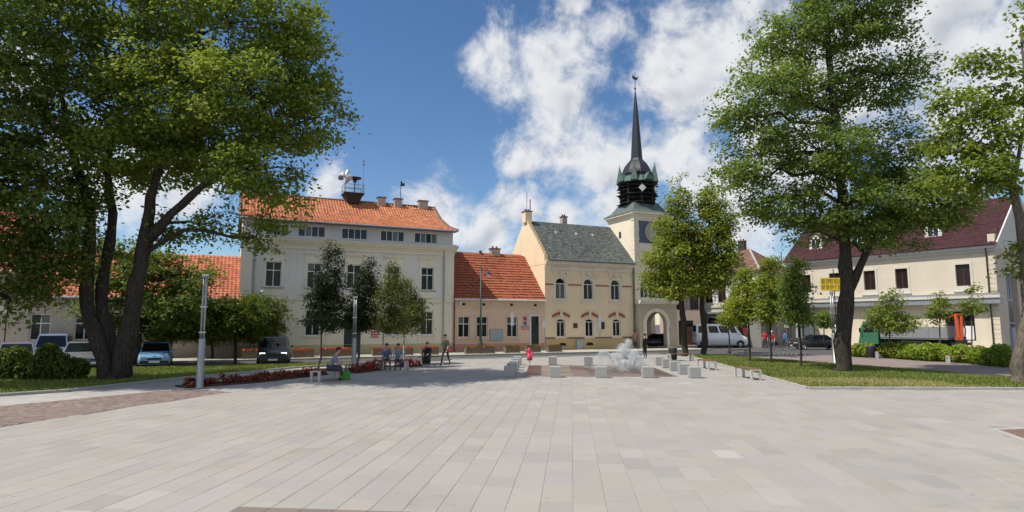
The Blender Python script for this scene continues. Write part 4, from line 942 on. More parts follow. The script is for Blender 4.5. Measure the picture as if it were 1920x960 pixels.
# ------------------------------------------------------------------ houses right of the tower
h = thing('brown_roof_house', 'grey and white corner house with brown hipped roof behind the white van', 'house', (25.8 - .669 * 6.9, 64 + .743 * 6.9, 0), R(-48))
CL, CD = 6.9, 8.6
cw = [(a, a + .95, 4.75, 6.7) for a in (.6, 2.2, 3.9)]
shopw = [(.8, 3.0, .9, 3.1), (4.3, 5.4, .1, 3.0)]
def f_(mb):
    facade(mb, 0, CL, 0, 3.7, shopw, m=1); facade(mb, 0, CL, 3.7, 7.9, cw, m=0)
    mb.quad((0, CD, 0), (0, 0, 0), (0, 0, 7.9), (0, CD, 7.9), 0); mb.quad((CL, CD, 0), (0, CD, 0), (0, CD, 7.9), (CL, CD, 7.9), 0)
    mb.quad((CL, 0, 3.7), (CL, CD, 3.7), (CL, CD, 7.9), (CL, 0, 7.9), 2); mb.quad((CL, 0, 0), (CL, CD, 0), (CL, CD, 3.7), (CL, 0, 3.7), 1)  # upper right wall: its shade is put in as a darker grey
part(h, 'wall', ['wall_mid', 'wall_mid_grey_and_shade', 'wall_mid_grey_and_shade'], f_)
for w in cw:
    window(h, *w, frame='frame_brown', glass='glass_brown')
    part(h, 'window_surround', 'white_trim', lambda mb: (mb.box(w[0] - .22, w[0] - .003, -.06, .02, w[2] - .1, w[3] + .2), mb.box(w[1] + .003, w[1] + .22, -.06, .02, w[2] - .1, w[3] + .2), mb.box(w[0] - .003, w[1] + .003, -.06, .02, w[3] + .003, w[3] + .2)))
window(h, *shopw[0], style='three', frame='frame_brown'); dd = boxpart(h, 'door', 'door_red', 4.3, 5.4, .12, .18, .1, 2.3); boxpart(dd, 'pane', 'glass', 4.35, 5.35, .14, .16, 2.3, 3.0)
boxpart(h, 'fascia', 'zinc', -.1, CL + .12, -.25, .012, 3.55, 3.75); boxpart(h, 'string_course', 'wall_mid', -.05, CL + .05, -.12, .011, 4.2, 4.4)
boxpart(h, 'pilaster', 'white_trim', CL - .75, CL - .05, -.08, .01, 4.4, 7.75); boxpart(h, 'shop_sign', 'sign_orange', 3.4, 5.2, -.45, -.255, 3.0, 3.5)
boxpart(h, 'cornice', 'wall_mid_grey_and_shade', -.2, CL + .2, -.3, CD + .2, 7.7, 7.95)
for k, y in enumerate((1.2, 3.6, 6.0)):
    part(h, 'side_window', 'glass', lambda mb: mb.box(CL + .002, CL + .03, y, y + 1.0, 4.7, 6.6)); part(h, 'side_window', 'glass', lambda mb: mb.box(CL + .002, CL + .03, y, y + 1.2, .9, 3.0))
hip = [(-.4, -.45, 7.95), (CL + .4, -.45, 7.95), (CL + .4, CD + .4, 7.95), (-.4, CD + .4, 7.95), (CL / 2 - .2, CD / 2, 10.9), (CL / 2 + .4, CD / 2, 10.9)]
rf_ = part(h, 'roof', 'chimney_cap', lambda mb: mb.add(hip, [(0, 1, 5, 4), (1, 2, 5), (2, 3, 4, 5), (3, 0, 4)]))
def hip_tiles(parent, quad, tint, seed, rows=16, mat='roof_attr'):
    """courses on a tapering roof face given as eave-left, eave-right, top-right, top-left"""
    r2 = random.Random(seed); a, b, c, d = [Vector(q) for q in quad]; mb = MB(); nrm = (b - a).cross(d - a).normalized()
    for i in range(rows):
        l0, l1 = a.lerp(d, i / rows), a.lerp(d, (i + 1) / rows); r0, r1 = b.lerp(c, i / rows), b.lerp(c, (i + 1) / rows); n = max(1, int((r0 - l0).length / .5))
        for j in range(n):
            t = 1 + r2.gauss(0, .16); p = [l0.lerp(r0, j / n), l0.lerp(r0, (j + 1) / n), l1.lerp(r1, (j + 1) / n), l1.lerp(r1, j / n)]
            mb.add([p[0] + nrm * .015, p[1] + nrm * .015, p[0] + nrm * .05, p[1] + nrm * .05, p[2] + nrm * .015, p[3] + nrm * .015], [(0, 1, 3, 2), (2, 3, 4, 5)], 0, tuple(x * t for x in tint))
    return stuff(mb.build('roof_tiles', mat, parent))
hip_tiles(rf_, [hip[0], hip[1], hip[5], hip[4]], (0.20, 0.115, 0.085), 31); hip_tiles(rf_, [hip[1], hip[2], hip[5], hip[5]], (0.20, 0.115, 0.085), 32)
part(rf_, 'hip_tiles', 'chimney', lambda mb: mb.tube([hip[1], hip[5]], .13, 6)); chimney(rf_, 3.0, CD / 2, 10.6, 11.8, w=.8, mat='soot'); part(rf_, 'antenna', 'black_metal', lambda mb: mb.tube([(6, 7.5, 8.5), (6, 7.5, 10.6)], .05, 5))
h = thing('narrow_pink_house', 'narrow pinkish house with red roof between the tower and the white van', 'house', (17.5, 68.6, 0), R(-6))
r_ = gable_house(h, 3.9, 8, 6.2, 9.4, 'wall_far_pink', (0.40, 0.15, 0.10), [(.7, 1.6, 4.0, 5.5), (2.3, 3.2, 4.0, 5.5)], 33, doors=[(1.0, 2.6, .1, 2.8)], frame='frame_brown')

h = thing('far_house', 'distant pale house seen in the gap left of the long building', 'house', (36.0, 96.0, 0), R(-20))
gable_house(h, 14, 9, 6.5, 10.5, 'wall_far_pink', (0.30, 0.12, 0.09), [(a, a + 1, 4, 5.6) for a in (1, 4, 7, 10)] + [(a, a + 1, 1, 2.6) for a in (1, 4, 7, 10)], 34)
# ------------------------------------------------------------------ long building on the right with the burgundy roof
RANG = R(-56.6); RO = (32.3, 71.6)
h = thing('long_building', 'long cream building with burgundy roof and dormers behind the right-hand tree', 'building', (*RO, 0), RANG)
RL, RDp, RE, RR = 20.1, 10.5, 9.6, 14.6
rw = [(a, a + 1.15, 5.95, 7.95) for a in (1.6, 4.9, 8.6, 11.7, 17.0)]
rl = [(1.4, 2.9, 1.0, 3.4), (5.0, 6.3, 1.0, 3.4), (9.0, 11.6, .9, 3.6), (15.8, 18.2, .9, 3.6)]
def f_(mb):
    facade(mb, 0, RL, 0, 4.25, rl); facade(mb, 0, RL, 4.25, 9.3, rw); mb.quad((0, RDp, 0), (0, 0, 0), (0, 0, RE), (0, RDp, RE)); mb.quad((RL, RDp, 0), (0, RDp, 0), (0, RDp, RE), (RL, RDp, RE))
    mb.add([(0, 0, RE), (0, RDp, RE), (0, RDp / 2, RR - .1)], [(0, 2, 1)])
part(h, 'wall', 'wall_right', f_)
def f_(mb):                                     # gable end
    for a, b, c, d in ((0, RDp, 0, .4), (0, 2.2, .4, 9.3), (4.8, RDp, .4, 9.3), (2.2, 4.8, 7.6, 9.3)): mb.quad((RL, a, c), (RL, b, c), (RL, b, d), (RL, a, d), 0)
    mb.quad((RL - .5, 2.2, .4), (RL - .5, 4.8, .4), (RL - .5, 4.8, 7.6), (RL - .5, 2.2, 7.6), 2); mb.quad((RL - .5, 2.2, .4), (RL - .5, 2.2, 7.6), (RL, 2.2, 7.6), (RL, 2.2, .4), 0)
    mb.quad((RL - .5, 4.8, .4), (RL, 4.8, .4), (RL, 4.8, 7.6), (RL - .5, 4.8, 7.6), 0); mb.quad((RL - .5, 2.2, 7.6), (RL - .5, 4.8, 7.6), (RL, 4.8, 7.6), (RL, 2.2, 7.6), 0)
    mb.add([(RL, -.3, 9.3), (RL, RDp + .3, 9.3), (RL, RDp / 2, RR - .1)], [(0, 1, 2)], 1)
part(h, 'gable_wall', ['wall_right_end', 'wall_attic', 'frame_brown'], f_)
for w in rw:
    window(h, *w, style='two', frame='frame_brown', glass='glass_brown', fr=.07)
    part(h, 'window_surround', 'wall_right_trim', lambda mb: (mb.box(w[0] - .2, w[0] - .003, -.05, .02, w[2] - .45, w[3] + .2), mb.box(w[1] + .003, w[1] + .2, -.05, .02, w[2] - .45, w[3] + .2), mb.box(w[0] - .003, w[1] + .003, -.05, .02, w[3] + .003, w[3] + .2), mb.box(w[0] - .003, w[1] + .003, -.05, .02, w[2] - .45, w[2] - .003), mb.box(w[0] - .26, w[1] + .26, -.12, .03, w[2] - .53, w[2] - .451)))
for w in rl: window(h, *w, style='two' if w[1] - w[0] < 2 else 'three', frame='frame_brown', fr=.07, y=.1)
for w in rl: boxpart(h, 'poster', 'sign_white', w[0] + .15, w[1] - .15, .06, .09, w[2] + .1, w[2] + 1.35)
part(h, 'poster_emblem', 'sign_red', lambda mb: (mb.lathe([(.28, 0), (.28, .02)], (0, 0, 0), 14), [mb.v.__setitem__(i, (10.7 + v[0], .055 - v[2], 1.75 + v[1])) for i, v in enumerate(mb.v)]))
def f_(mb): mb.box(-.4, RL + .4, -.8, .01, 4.25, 4.75, 0); mb.box(-.45, RL + .45, -.9, .012, 4.76, 5.0, 1); mb.box(-.4, RL + .4, -.75, .011, 5.01, 5.2, 0)
part(h, 'canopy', ['zinc', 'wall_right_trim'], f_)
part(h, 'cornice', 'wall_attic', lambda mb: (mb.box(-.1, RL + .1, -.2, .01, 9.0, 9.25), mb.box(-.2, RL + .2, -.45, .011, 9.25, 9.55)))
rf_ = part(h, 'roof', 'chimney_cap', lambda mb: (mb.quad((-.3, -.6, 9.5), (RL + .45, -.6, 9.5), (RL + .45, RDp / 2, RR - .06), (-.3, RDp / 2, RR - .06)), mb.quad((RL + .45, RDp + .6, 9.5), (-.3, RDp + .6, 9.5), (-.3, RDp / 2, RR - .06), (RL + .45, RDp / 2, RR - .06))))
pantiles(rf_, [(-.6, 9.55), (RDp / 2, RR)], RL + .75, -.3, course=.36, tw=.3, amp=.02, tint=(0.060, 0.021, 0.026), seed=41, var=.1)
part(h, 'verge_board', 'wall_attic', lambda mb: mb.obox((RL + .5, RDp / 4 - .3, (9.5 + RR) / 2 - .02), (0, RDp / 4 + .3, (RR - 9.5) / 2), (.06, 0, 0), (0, -.16, .2)))
part(h, 'verge_board', 'wall_attic', lambda mb: mb.obox((RL + .5, RDp * .75 + .3, (9.5 + RR) / 2 - .02), (0, RDp / 4 + .3, -(RR - 9.5) / 2), (.06, 0, 0), (0, .16, .2)))
for k, x in enumerate((2.2, 6.9, 9.2, 14.2)):
    yb = 1.0; zr_ = 9.5 + (RR - 9.5) * (yb + .6) / (RDp / 2 + .6)
    dm = part(rf_, 'dormer', 'wall_right_trim', lambda mb: (facade(mb, x, x + 1.5, zr_ - .3, zr_ + 1.35, [(x + .25, x + 1.25, zr_ + .05, zr_ + 1.2)], y=yb, depth=.1), mb.add([(x, yb, zr_ + 1.35), (x + 1.5, yb, zr_ + 1.35), (x + .75, yb, zr_ + 2.0)], [(0, 1, 2)]), mb.quad((x, yb + 2.2, zr_ - .3), (x, yb, zr_ - .3), (x, yb, zr_ + 1.35), (x, yb + 2.2, zr_ + 1.35)), mb.quad((x + 1.5, yb, zr_ - .3), (x + 1.5, yb + 2.2, zr_ - .3), (x + 1.5, yb + 2.2, zr_ + 1.35), (x + 1.5, yb, zr_ + 1.35))))
    window(rf_, x + .25, x + 1.25, zr_ + .05, zr_ + 1.2, y=yb + .03, style='two', glass='glass_attic').name = 'dormer_window'
    part(rf_, 'dormer_roof', 'chimney_cap', lambda mb: (mb.quad((x - .2, yb - .25, zr_ + 1.25), (x + .75, yb - .25, zr_ + 2.1), (x + .75, yb + 2.6, zr_ + 2.1), (x - .2, yb + 2.6, zr_ + 1.25)), mb.quad((x + .75, yb - .25, zr_ + 2.1), (x + 1.7, yb - .25, zr_ + 1.25), (x + 1.7, yb + 2.6, zr_ + 1.25), (x + .75, yb + 2.6, zr_ + 2.1))))
for x in (4.8, 11.9, 16.4):
    part(rf_, 'skylight', 'glass_attic', lambda mb: mb.obox((x, 2.4, 9.55 + (RR - 9.5) * 3.0 / 5.85 + .08), (.4, 0, 0), (0, .45, .39), (0, -.02, .03)))
def f_(mb):
    for k in range(10): mb.box(RL - .7, RL + .04, -.06, .02, .3 + k * .42 + (1.0 if k > 8 else 0), .68 + k * .42 + (1.0 if k > 8 else 0))
    for k in range(9): mb.box(RL - .7, RL + .04, -.06, .02, 5.22 + k * .42, 5.6 + k * .42)
    mb.box(RL - .66, RL + .02, -.03, .01, .1, 9.2); mb.box(RL - .3, RL + .25, -.35, .1, 9.6, 10.5)
part(h, 'pilaster', 'wall_right', f_); downpipe(h, RL - .55, .1, 9.3, y=-.16, mat='black_metal')
sheet('sidewalk', [(RO[0] - 3.2, RO[1] - 2.2), (RO[0] + .5, RO[1] + .4), (RO[0] + .55 * 21 + .5, RO[1] - .835 * 21 + .4), (RO[0] + .55 * 21 - 3.2, RO[1] - .835 * 21 - 2.2)], 0.09, 'sidewalk_paving')

# ------------------------------------------------------------------ trees
def EL(px, py, Y, rx, ry, dep=None, w=1.0):
    """an ellipsoid of foliage at depth Y whose centre and radii are given in photo pixels; dep is its radius in depth"""
    c = P(px, py, Y); k_ = Y / FPX
    return (c[0], c[1], c[2], rx * k_, dep if dep else rx * k_, ry * k_, w)
def tree(name, label, base, stems, ells, leaf, nleaf, bk, lf, seed, clump=(.45, .9), per=90, group=None, shell_=.45, droop=.15, limb=.09, cat='tree', flat=.55, twigs=5):
    """stems: polylines of (x, y, z, r) in world space; leaves gather in clumps spread through the ellipsoids"""
    rs = np.random.RandomState(seed); r_ = random.Random(seed)
    root = thing(name, label, cat, (base[0], base[1], 0), 0, group); B0 = np.array([base[0], base[1], 0.0])
    E_ = np.array([e[:6] for e in ells]); w = np.array([e[6] * (e[3] * e[4] * e[5]) ** (.72) for e in ells]); w /= w.sum()
    ncl = max(4, nleaf // per); idx = rs.choice(len(ells), ncl, p=w)
    d = rs.normal(size=(ncl, 3)); d /= np.linalg.norm(d, axis=1, keepdims=True)
    rad = (shell_ + (1 - shell_) * rs.uniform(0, 1, ncl) ** .7)[:, None] * (1 + rs.normal(0, .09, ncl))[:, None]
    C = E_[idx, :3] + d * rad * E_[idx, 3:6]
    cr = rs.uniform(clump[0], clump[1], ncl); bright = rs.uniform(0, 1, ncl)
    cnt = np.maximum(6, (per * (cr / cr.mean()) ** 2 * rs.uniform(.5, 1.4, ncl)).astype(int)); rep_ = np.repeat(np.arange(ncl), cnt); n = len(rep_)
    g = rs.normal(size=(n, 3)) * np.array([.5, .5, .5 * flat]); out = d[rep_]
    pos = C[rep_] + g * cr[rep_][:, None]; pos[:, 2] -= droop * (g[:, 0] ** 2 + g[:, 1] ** 2) * cr[rep_] * 1.5
    nrm = rs.normal(size=(n, 3)) * .55 + out * .35 + np.array([0, 0, .75])
    size = leaf * rs.uniform(.6, 1.35, n); tint = np.clip(bright[rep_] * .55 + rs.uniform(0, .5, n), 0, 1)
    ok = pos[:, 2] > .05
    me = leaves_mesh('crown', (pos - B0)[ok], nrm[ok], size[ok], tint[ok], lf, rs=rs); put('crown', me, root)
    mb = MB(); nodes = []
    for st in stems:                            # trunk and main stems with a slight wander
        pts = []
        for (a, b) in zip(st[:-1], st[1:]):
            m_ = max(2, int(math.dist(a[:3], b[:3]) / .6))
            for i in range(m_): t = i / m_; pts.append([a[k_] + (b[k_] - a[k_]) * t for k_ in range(4)])
        pts.append(list(st[-1]))
        for i, p in enumerate(pts):
            if i: p[0] += r_.gauss(0, .12 * p[3]); p[1] += r_.gauss(0, .12 * p[3])
        mb.tube([(p[0] - base[0], p[1] - base[1], p[2]) for p in pts], [p[3] * (1 + .1 * math.sin(i * 2.1)) for i, p in enumerate(pts)], 10)
        nodes += pts[len(pts) // 3:]
    nd = np.array(nodes)
    def branch(a, b, r0, r1, n_, k_):
        a, b = np.array(a), np.array(b); l = np.linalg.norm(b - a); ps = []
        for i in range(k_ + 1):
            t = i / k_; q = a + (b - a) * t; q[2] += math.sin(t * math.pi) * l * .10
            if 0 < i < k_: q += rs.normal(0, .045 * l, 3)
            ps.append(tuple(q - B0))
        mb.tube(ps, [r0 + (r1 - r0) * i / k_ for i in range(k_ + 1)], n_, cap=False)
    for i, e in enumerate(ells):
        c = E_[i, :3]; dd = np.linalg.norm(nd[:, :3] - c, axis=1) + np.where(nd[:, 2] > c[2] - .2, 2.5, 0); j = dd.argmin(); a = nd[j]
        r0 = min(a[3] * .75, limb * (1 + .05 * dd[j])); branch(a[:3], c, r0, r0 * .45, 7, 5)
        mine = np.where(idx == i)[0]
        for m_ in mine[:max(4, int(twigs * len(mine) / 18))]: branch(c, C[m_], r0 * .42, .012, 4, 3)
    o = mb.build('trunk', bk, root, smooth=True)
    return root
def S(pts, Y=None):
    """stem from photo pixels (px, py, depth, radius)"""
    return [(*P(a, b, c), d) for a, b, c, d in pts]
def SB(base, pts):
    return [(base[0], base[1], -.1, pts[0][3] * 1.35), (base[0], base[1], .25, pts[0][3])] + S(pts)

Y1 = 27.0; b1 = (-17.2, 27.0)
tree('maple_tree', 'big many-stemmed maple with spreading crown on the left lawn', b1,
     [SB(b1, [(205, 700, Y1, .38), (160, 570, Y1, .27), (170, 400, Y1, .22), (140, 300, Y1, .15), (110, 150, Y1 - 1, .08)]),
      SB(b1, [(212, 700, Y1 + .2, .36), (190, 560, Y1 + .6, .25), (212, 400, Y1 + .8, .19), (200, 310, Y1 + 1, .15), (240, 120, Y1 + 1, .08)]),
      SB(b1, [(228, 700, Y1, .42), (250, 560, Y1, .33), (272, 453, Y1, .30), (282, 370, Y1, .2), (330, 200, Y1, .13), (380, 40, Y1, .07)]),
      S([(270, 455, Y1, .27), (320, 402, Y1 - .3, .19), (400, 330, Y1 - .6, .14), (480, 280, Y1 - .8, .09), (560, 230, Y1 - .5, .05)])],
     [EL(330, 190, Y1, 150, 110, 4.2), EL(470, 180, Y1 - 1, 120, 110, 3.4), EL(560, 215, Y1, 88, 80, 2.6), EL(585, 120, Y1, 55, 70, 1.8), EL(430, 50, Y1, 150, 80, 4), EL(250, 70, Y1 + 1, 150, 100, 4),
      EL(545, 40, Y1, 68, 70, 2.4), EL(320, -90, Y1, 200, 110, 4), EL(480, 320, Y1 - 1, 85, 50, 2.2), EL(515, 385, Y1 - .5, 52, 55, 1.5, .8), EL(390, 280, Y1 + 1, 95, 55, 2.6), EL(230, 270, Y1 - 1, 90, 55, 2.6),
      EL(370, 420, Y1 + 1, 80, 45, 1.6, .35), EL(620, 225, Y1, 45, 32, 1.2, .8), EL(480, 445, Y1, 38, 30, 1, .6), EL(290, 300, Y1 + 2, 110, 60, 2.4, .8), EL(180, 190, Y1 + 1, 110, 90, 3.0), EL(200, 480, Y1 + 1.2, 50, 45, 1.0, .5)],
     .19, 92000, 'bark_dark', 'leaf_maple', 1, clump=(.45, .95), per=95)
b0 = (-24.5, 24.0)
tree('maple_tree', 'dark leafy tree hanging into the picture at the left edge', b0,
     [SB(b0, [(-200, 650, 24, .32), (-190, 450, 24, .25), (-120, 250, 24, .18), (-60, 100, 24, .1)])],
     [EL(20, 120, 24, 130, 110, 3), EL(60, 270, 25, 110, 90, 2.6), EL(-80, 250, 24, 150, 150, 3), EL(60, 400, 25, 100, 80, 2.4), EL(90, 500, 26, 75, 70, 1.8), EL(-60, 430, 24, 120, 120, 2.6), EL(100, 20, 25, 100, 80, 2.6), EL(0, -80, 24, 160, 90, 3), EL(150, 380, 27, 60, 70, 1.8), EL(20, 560, 25, 60, 40, 1.4, .5)],
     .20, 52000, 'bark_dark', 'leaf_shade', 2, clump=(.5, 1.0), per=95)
b2 = (-21.3, 35.2)
tree('shade_tree', 'dark tree with a thick trunk just behind the big maple', b2,
     [SB(b2, [(252, 680, 35.2, .33), (255, 600, 35.2, .26), (260, 520, 35.2, .16), (262, 478, 35.2, .04)])],
     [EL(300, 520, 36, 80, 45, 2.2), EL(340, 570, 36, 65, 45, 2), EL(230, 500, 36, 60, 55, 2), EL(300, 610, 37, 70, 32, 1.8), EL(370, 520, 37, 40, 40, 1.4, .8), EL(235, 590, 36.5, 50, 40, 1.6, .7), EL(180, 560, 36, 50, 50, 1.6, .7)],
     .19, 24000, 'bark_dark', 'leaf_shade', 3, clump=(.4, .8))
b3 = (-21.6, 38.6)
tree('shade_tree', 'slender leaning tree in front of the blue hatchback', b3, [SB(b3, [(300, 676, 38.6, .12), (318, 640, 38.6, .1), (330, 590, 38.6, .07)])],
     [EL(330, 600, 38.6, 55, 30, 1.6), EL(370, 610, 38.6, 35, 28, 1.4), EL(300, 630, 38.6, 35, 18, 1, .6)], .18, 7000, 'bark_dark', 'leaf_shade', 4, clump=(.35, .7))
for k, (px, yb, rx, top, lab) in enumerate([(441, 685, 52, 556, 'middle one of the three ball-shaped trees by the road'), (487, 672, 50, 552, 'rightmost ball-shaped tree, just beside the dark people carrier'), (398, 674, 40, 566, 'ball-shaped tree in deep shade, leftmost of the three')]):
    x, y = G(px, yb); cyp = (top + 640) / 2
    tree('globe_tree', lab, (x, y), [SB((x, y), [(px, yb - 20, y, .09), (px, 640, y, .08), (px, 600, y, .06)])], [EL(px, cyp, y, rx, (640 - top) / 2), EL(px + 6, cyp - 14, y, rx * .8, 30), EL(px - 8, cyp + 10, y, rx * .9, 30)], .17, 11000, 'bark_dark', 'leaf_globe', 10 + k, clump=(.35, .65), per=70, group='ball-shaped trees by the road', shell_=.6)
x, y = 34.1 * (602 - 960) / FPX, 34.1
tree('young_tree', 'dark narrow young tree on a thin pole-like trunk, left of the grey lamp', (x, y), [SB((x, y), [(602, 670, y, .05), (603, 600, y, .045), (618, 470, y, .02)])],
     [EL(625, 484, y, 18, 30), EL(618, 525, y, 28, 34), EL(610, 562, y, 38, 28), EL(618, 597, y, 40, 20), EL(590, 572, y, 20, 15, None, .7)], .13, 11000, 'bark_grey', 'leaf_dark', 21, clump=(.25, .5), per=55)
x, y = 35.6 * (673 - 960) / FPX, 35.6
tree('young_tree', 'second dark young tree, its trunk right behind the short grey lamp', (x, y), [SB((x, y), [(673, 670, y, .07), (675, 600, y, .06), (690, 500, y, .02)])],
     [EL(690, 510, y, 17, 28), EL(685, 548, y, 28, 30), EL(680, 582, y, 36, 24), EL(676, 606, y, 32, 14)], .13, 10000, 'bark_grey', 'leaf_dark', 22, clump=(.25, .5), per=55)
for k, (px, yb, els, lab) in enumerate([(718, 690, [(736, 524, 18, 32), (734, 562, 29, 32), (730, 598, 32, 22)], 'light green birch with pale trunk behind the two seated men'), (757, 683, [(760, 545, 20, 30), (770, 582, 29, 26), (764, 608, 30, 18)], 'light green birch with pale trunk, nearest the pink house')]):
    x, y = G(px, yb)
    tree('birch_tree', lab, (x, y), [SB((x, y), [(px, yb - 20, y, .06), (px + 1, 620, y, .05), (els[0][0], 530, y, .02)])], [EL(a, b, y, c, d) for a, b, c, d in els], .12, 8000, 'bark_pale', 'leaf_birch', 24 + k, clump=(.25, .55), per=50, group='birches in the flower beds')
for k, (px, els, lab, tp) in enumerate([(1285, [(1275, 340, 13, 22), (1272, 376, 24, 30), (1262, 425, 37, 40), (1250, 480, 44, 40), (1275, 530, 50, 36), (1238, 525, 32, 34), (1285, 450, 36, 50)], 'linden tree covering the clock tower, left one of the pair', [(1283, 640), (1276, 540), (1270, 400)]),
                                        (1320, [(1332, 348, 13, 22), (1328, 384, 24, 30), (1350, 415, 24, 36), (1338, 455, 38, 44), (1350, 505, 38, 40), (1318, 520, 40, 36), (1300, 470, 30, 40)], 'linden tree with leaning trunk in front of the white van, right one of the pair', [(1322, 640), (1316, 545), (1332, 400)])]):
    x, y = G(px, 668)
    tree('linden_tree', lab, (x, y), [SB((x, y), [(tp[0][0], tp[0][1], y, .24), (tp[1][0], tp[1][1], y, .19), (tp[2][0], tp[2][1], y, .06)])], [EL(a, b, y, c, d) for a, b, c, d in els], .20, 21000, 'bark_dark', 'leaf_linden', 30 + k, clump=(.45, .85), per=70, group='pair of lindens by the tower')
for k, (px, yb, els, lab) in enumerate([(1406, 681, [(1398, 520, 12, 24), (1396, 560, 24, 30), (1392, 590, 26, 18)], 'slim young tree in front of the orange shop sign'), (1446, 684, [(1447, 500, 14, 24), (1442, 540, 24, 30), (1444, 580, 26, 28)], 'slim young tree above the bicycle racks, in front of the grey house'),
                                        (1502, 691, [(1492, 505, 14, 22), (1490, 545, 24, 32), (1494, 588, 22, 26)], 'slim dark young tree on the lawn left of the yellow sign'), (1368, 662, [(1374, 575, 18, 30), (1370, 598, 20, 14)], 'thin young tree beside the windscreen of the white van')]):
    x, y = G(px, yb)
    tree('young_tree', lab, (x, y), [SB((x, y), [(px, yb - 20, y, .06), (px - 2, 620, y, .05), (els[0][0], els[0][1], y, .02)])], [EL(a, b, y, c, d) for a, b, c, d in els], .16, 6500, 'bark_dark', 'leaf_linden' if k != 2 else 'leaf_ash', 40 + k, clump=(.3, .6), per=50)
x, y = 58 * (1545 - 960) / FPX, 58.
tree('young_tree', 'small round tree in front of the long building wall by the black car', (x, y), [SB((x, y), [(1545, 640, y, .06), (1545, 600, y, .04)])], [EL(1546, 600, y, 15, 14)], .2, 2600, 'bark_dark', 'leaf_ash', 46, clump=(.3, .55), per=40)
b5 = (16.6, 31.2); Y5 = 31.2
tree('ash_tree', 'tall open-crowned tree with forked trunk on the right lawn', b5,
     [SB(b5, [(1577, 640, Y5, .38), (1590, 550, Y5, .36), (1583, 450, Y5, .27), (1575, 300, Y5, .22), (1556, 130, Y5, .16), (1545, -40, Y5, .09), (1540, -120, Y5, .05)]),
      S([(1592, 545, Y5, .24), (1622, 475, Y5 - .2, .17), (1650, 430, Y5 - .4, .12), (1690, 340, Y5 - .5, .07)])],
     [EL(1475, 70, Y5, 80, 55, 2.4), EL(1575, 40, Y5, 100, 75, 2.6), EL(1660, 25, Y5, 85, 45, 2.2), EL(1450, 175, Y5 - 1, 85, 60, 2.4), EL(1550, 165, Y5 + 1, 90, 70, 2.6), EL(1670, 140, Y5, 80, 55, 2.2, .8), EL(1385, 222, Y5, 52, 30, 1.4), EL(1425, 290, Y5, 80, 52, 2.2),
      EL(1540, 285, Y5 - 1, 95, 70, 2.6), EL(1655, 290, Y5 + 1, 95, 75, 2.6), EL(1465, 370, Y5, 75, 52, 2.2), EL(1590, 385, Y5 - 1, 95, 55, 2.4), EL(1700, 375, Y5, 88, 52, 2.4, 1.4), EL(1650, 438, Y5, 70, 32, 1.8, .9), EL(1770, 385, Y5, 55, 40, 1.6, .9), EL(1520, 435, Y5 + .5, 55, 30, 1.6, .8), EL(1740, 412, Y5, 55, 24, 1.4, .8), EL(1580, -70, Y5, 150, 80, 3), EL(1380, 330, Y5, 40, 26, 1.1, .6)],
       .185, 80000, 'bark_dark', 'leaf_ash', 5, clump=(.45, .95), per=80, flat=.42)
b6 = (20.6, 25.3); Y6 = 25.3
tree('maple_tree', 'thin-crowned tree with grey trunk at the right edge', b6,
     [SB(b6, [(1912, 690, Y6, .28), (1930, 580, Y6, .22), (1916, 440, Y6, .18), (1893, 320, Y6, .13), (1860, 220, Y6, .08)]), S([(1895, 330, Y6, .1), (1830, 280, Y6, .06), (1790, 230, Y6, .03)]), S([(1900, 350, Y6, .09), (1925, 200, Y6, .06), (1915, 60, Y6, .04)])],
     [EL(1855, 250, Y6, 55, 50, 1.5), EL(1815, 330, Y6, 60, 45, 1.5), EL(1800, 195, Y6, 55, 45, 1.4), EL(1905, 165, Y6, 45, 40, 1.3), EL(1935, 40, Y6, 45, 40, 1.2), EL(1850, 120, Y6, 50, 25, 1.2, .7), EL(1925, 490, Y6, 32, 48, .9), EL(1880, 330, Y6, 45, 40, 1.2, .8), EL(1775, 270, Y6, 40, 40, 1.1, .7)],
     .19, 11000, 'bark_grey', 'leaf_maple', 6, clump=(.35, .7), per=60)
for k, (px, Yt, els, lab, nl) in enumerate([(1668, 44, [(1672, 565, 22, 24), (1658, 592, 30, 22), (1690, 600, 26, 18), (1670, 612, 36, 14)], 'bushy young maple in front of the flatbed truck', 6000), (1762, 43, [(1762, 555, 8, 14), (1760, 590, 20, 20), (1762, 570, 14, 16)], 'thin young maple halfway along the flatbed truck', 1500), (1822, 42.5, [(1822, 545, 8, 14), (1824, 575, 20, 18)], 'thin young maple in front of the orange crane', 1100)]):
    x = Yt * (px - 960) / FPX
    tree('young_tree', lab, (x, Yt), [SB((x, Yt), [(px, 650, Yt, .05), (px, 600, Yt, .035), (px, 545, Yt, .012)])], [EL(a, b, Yt, c, d) for a, b, c, d in els], .17, nl, 'bark_grey', 'leaf_young', 50 + k, clump=(.25, .5), per=30)

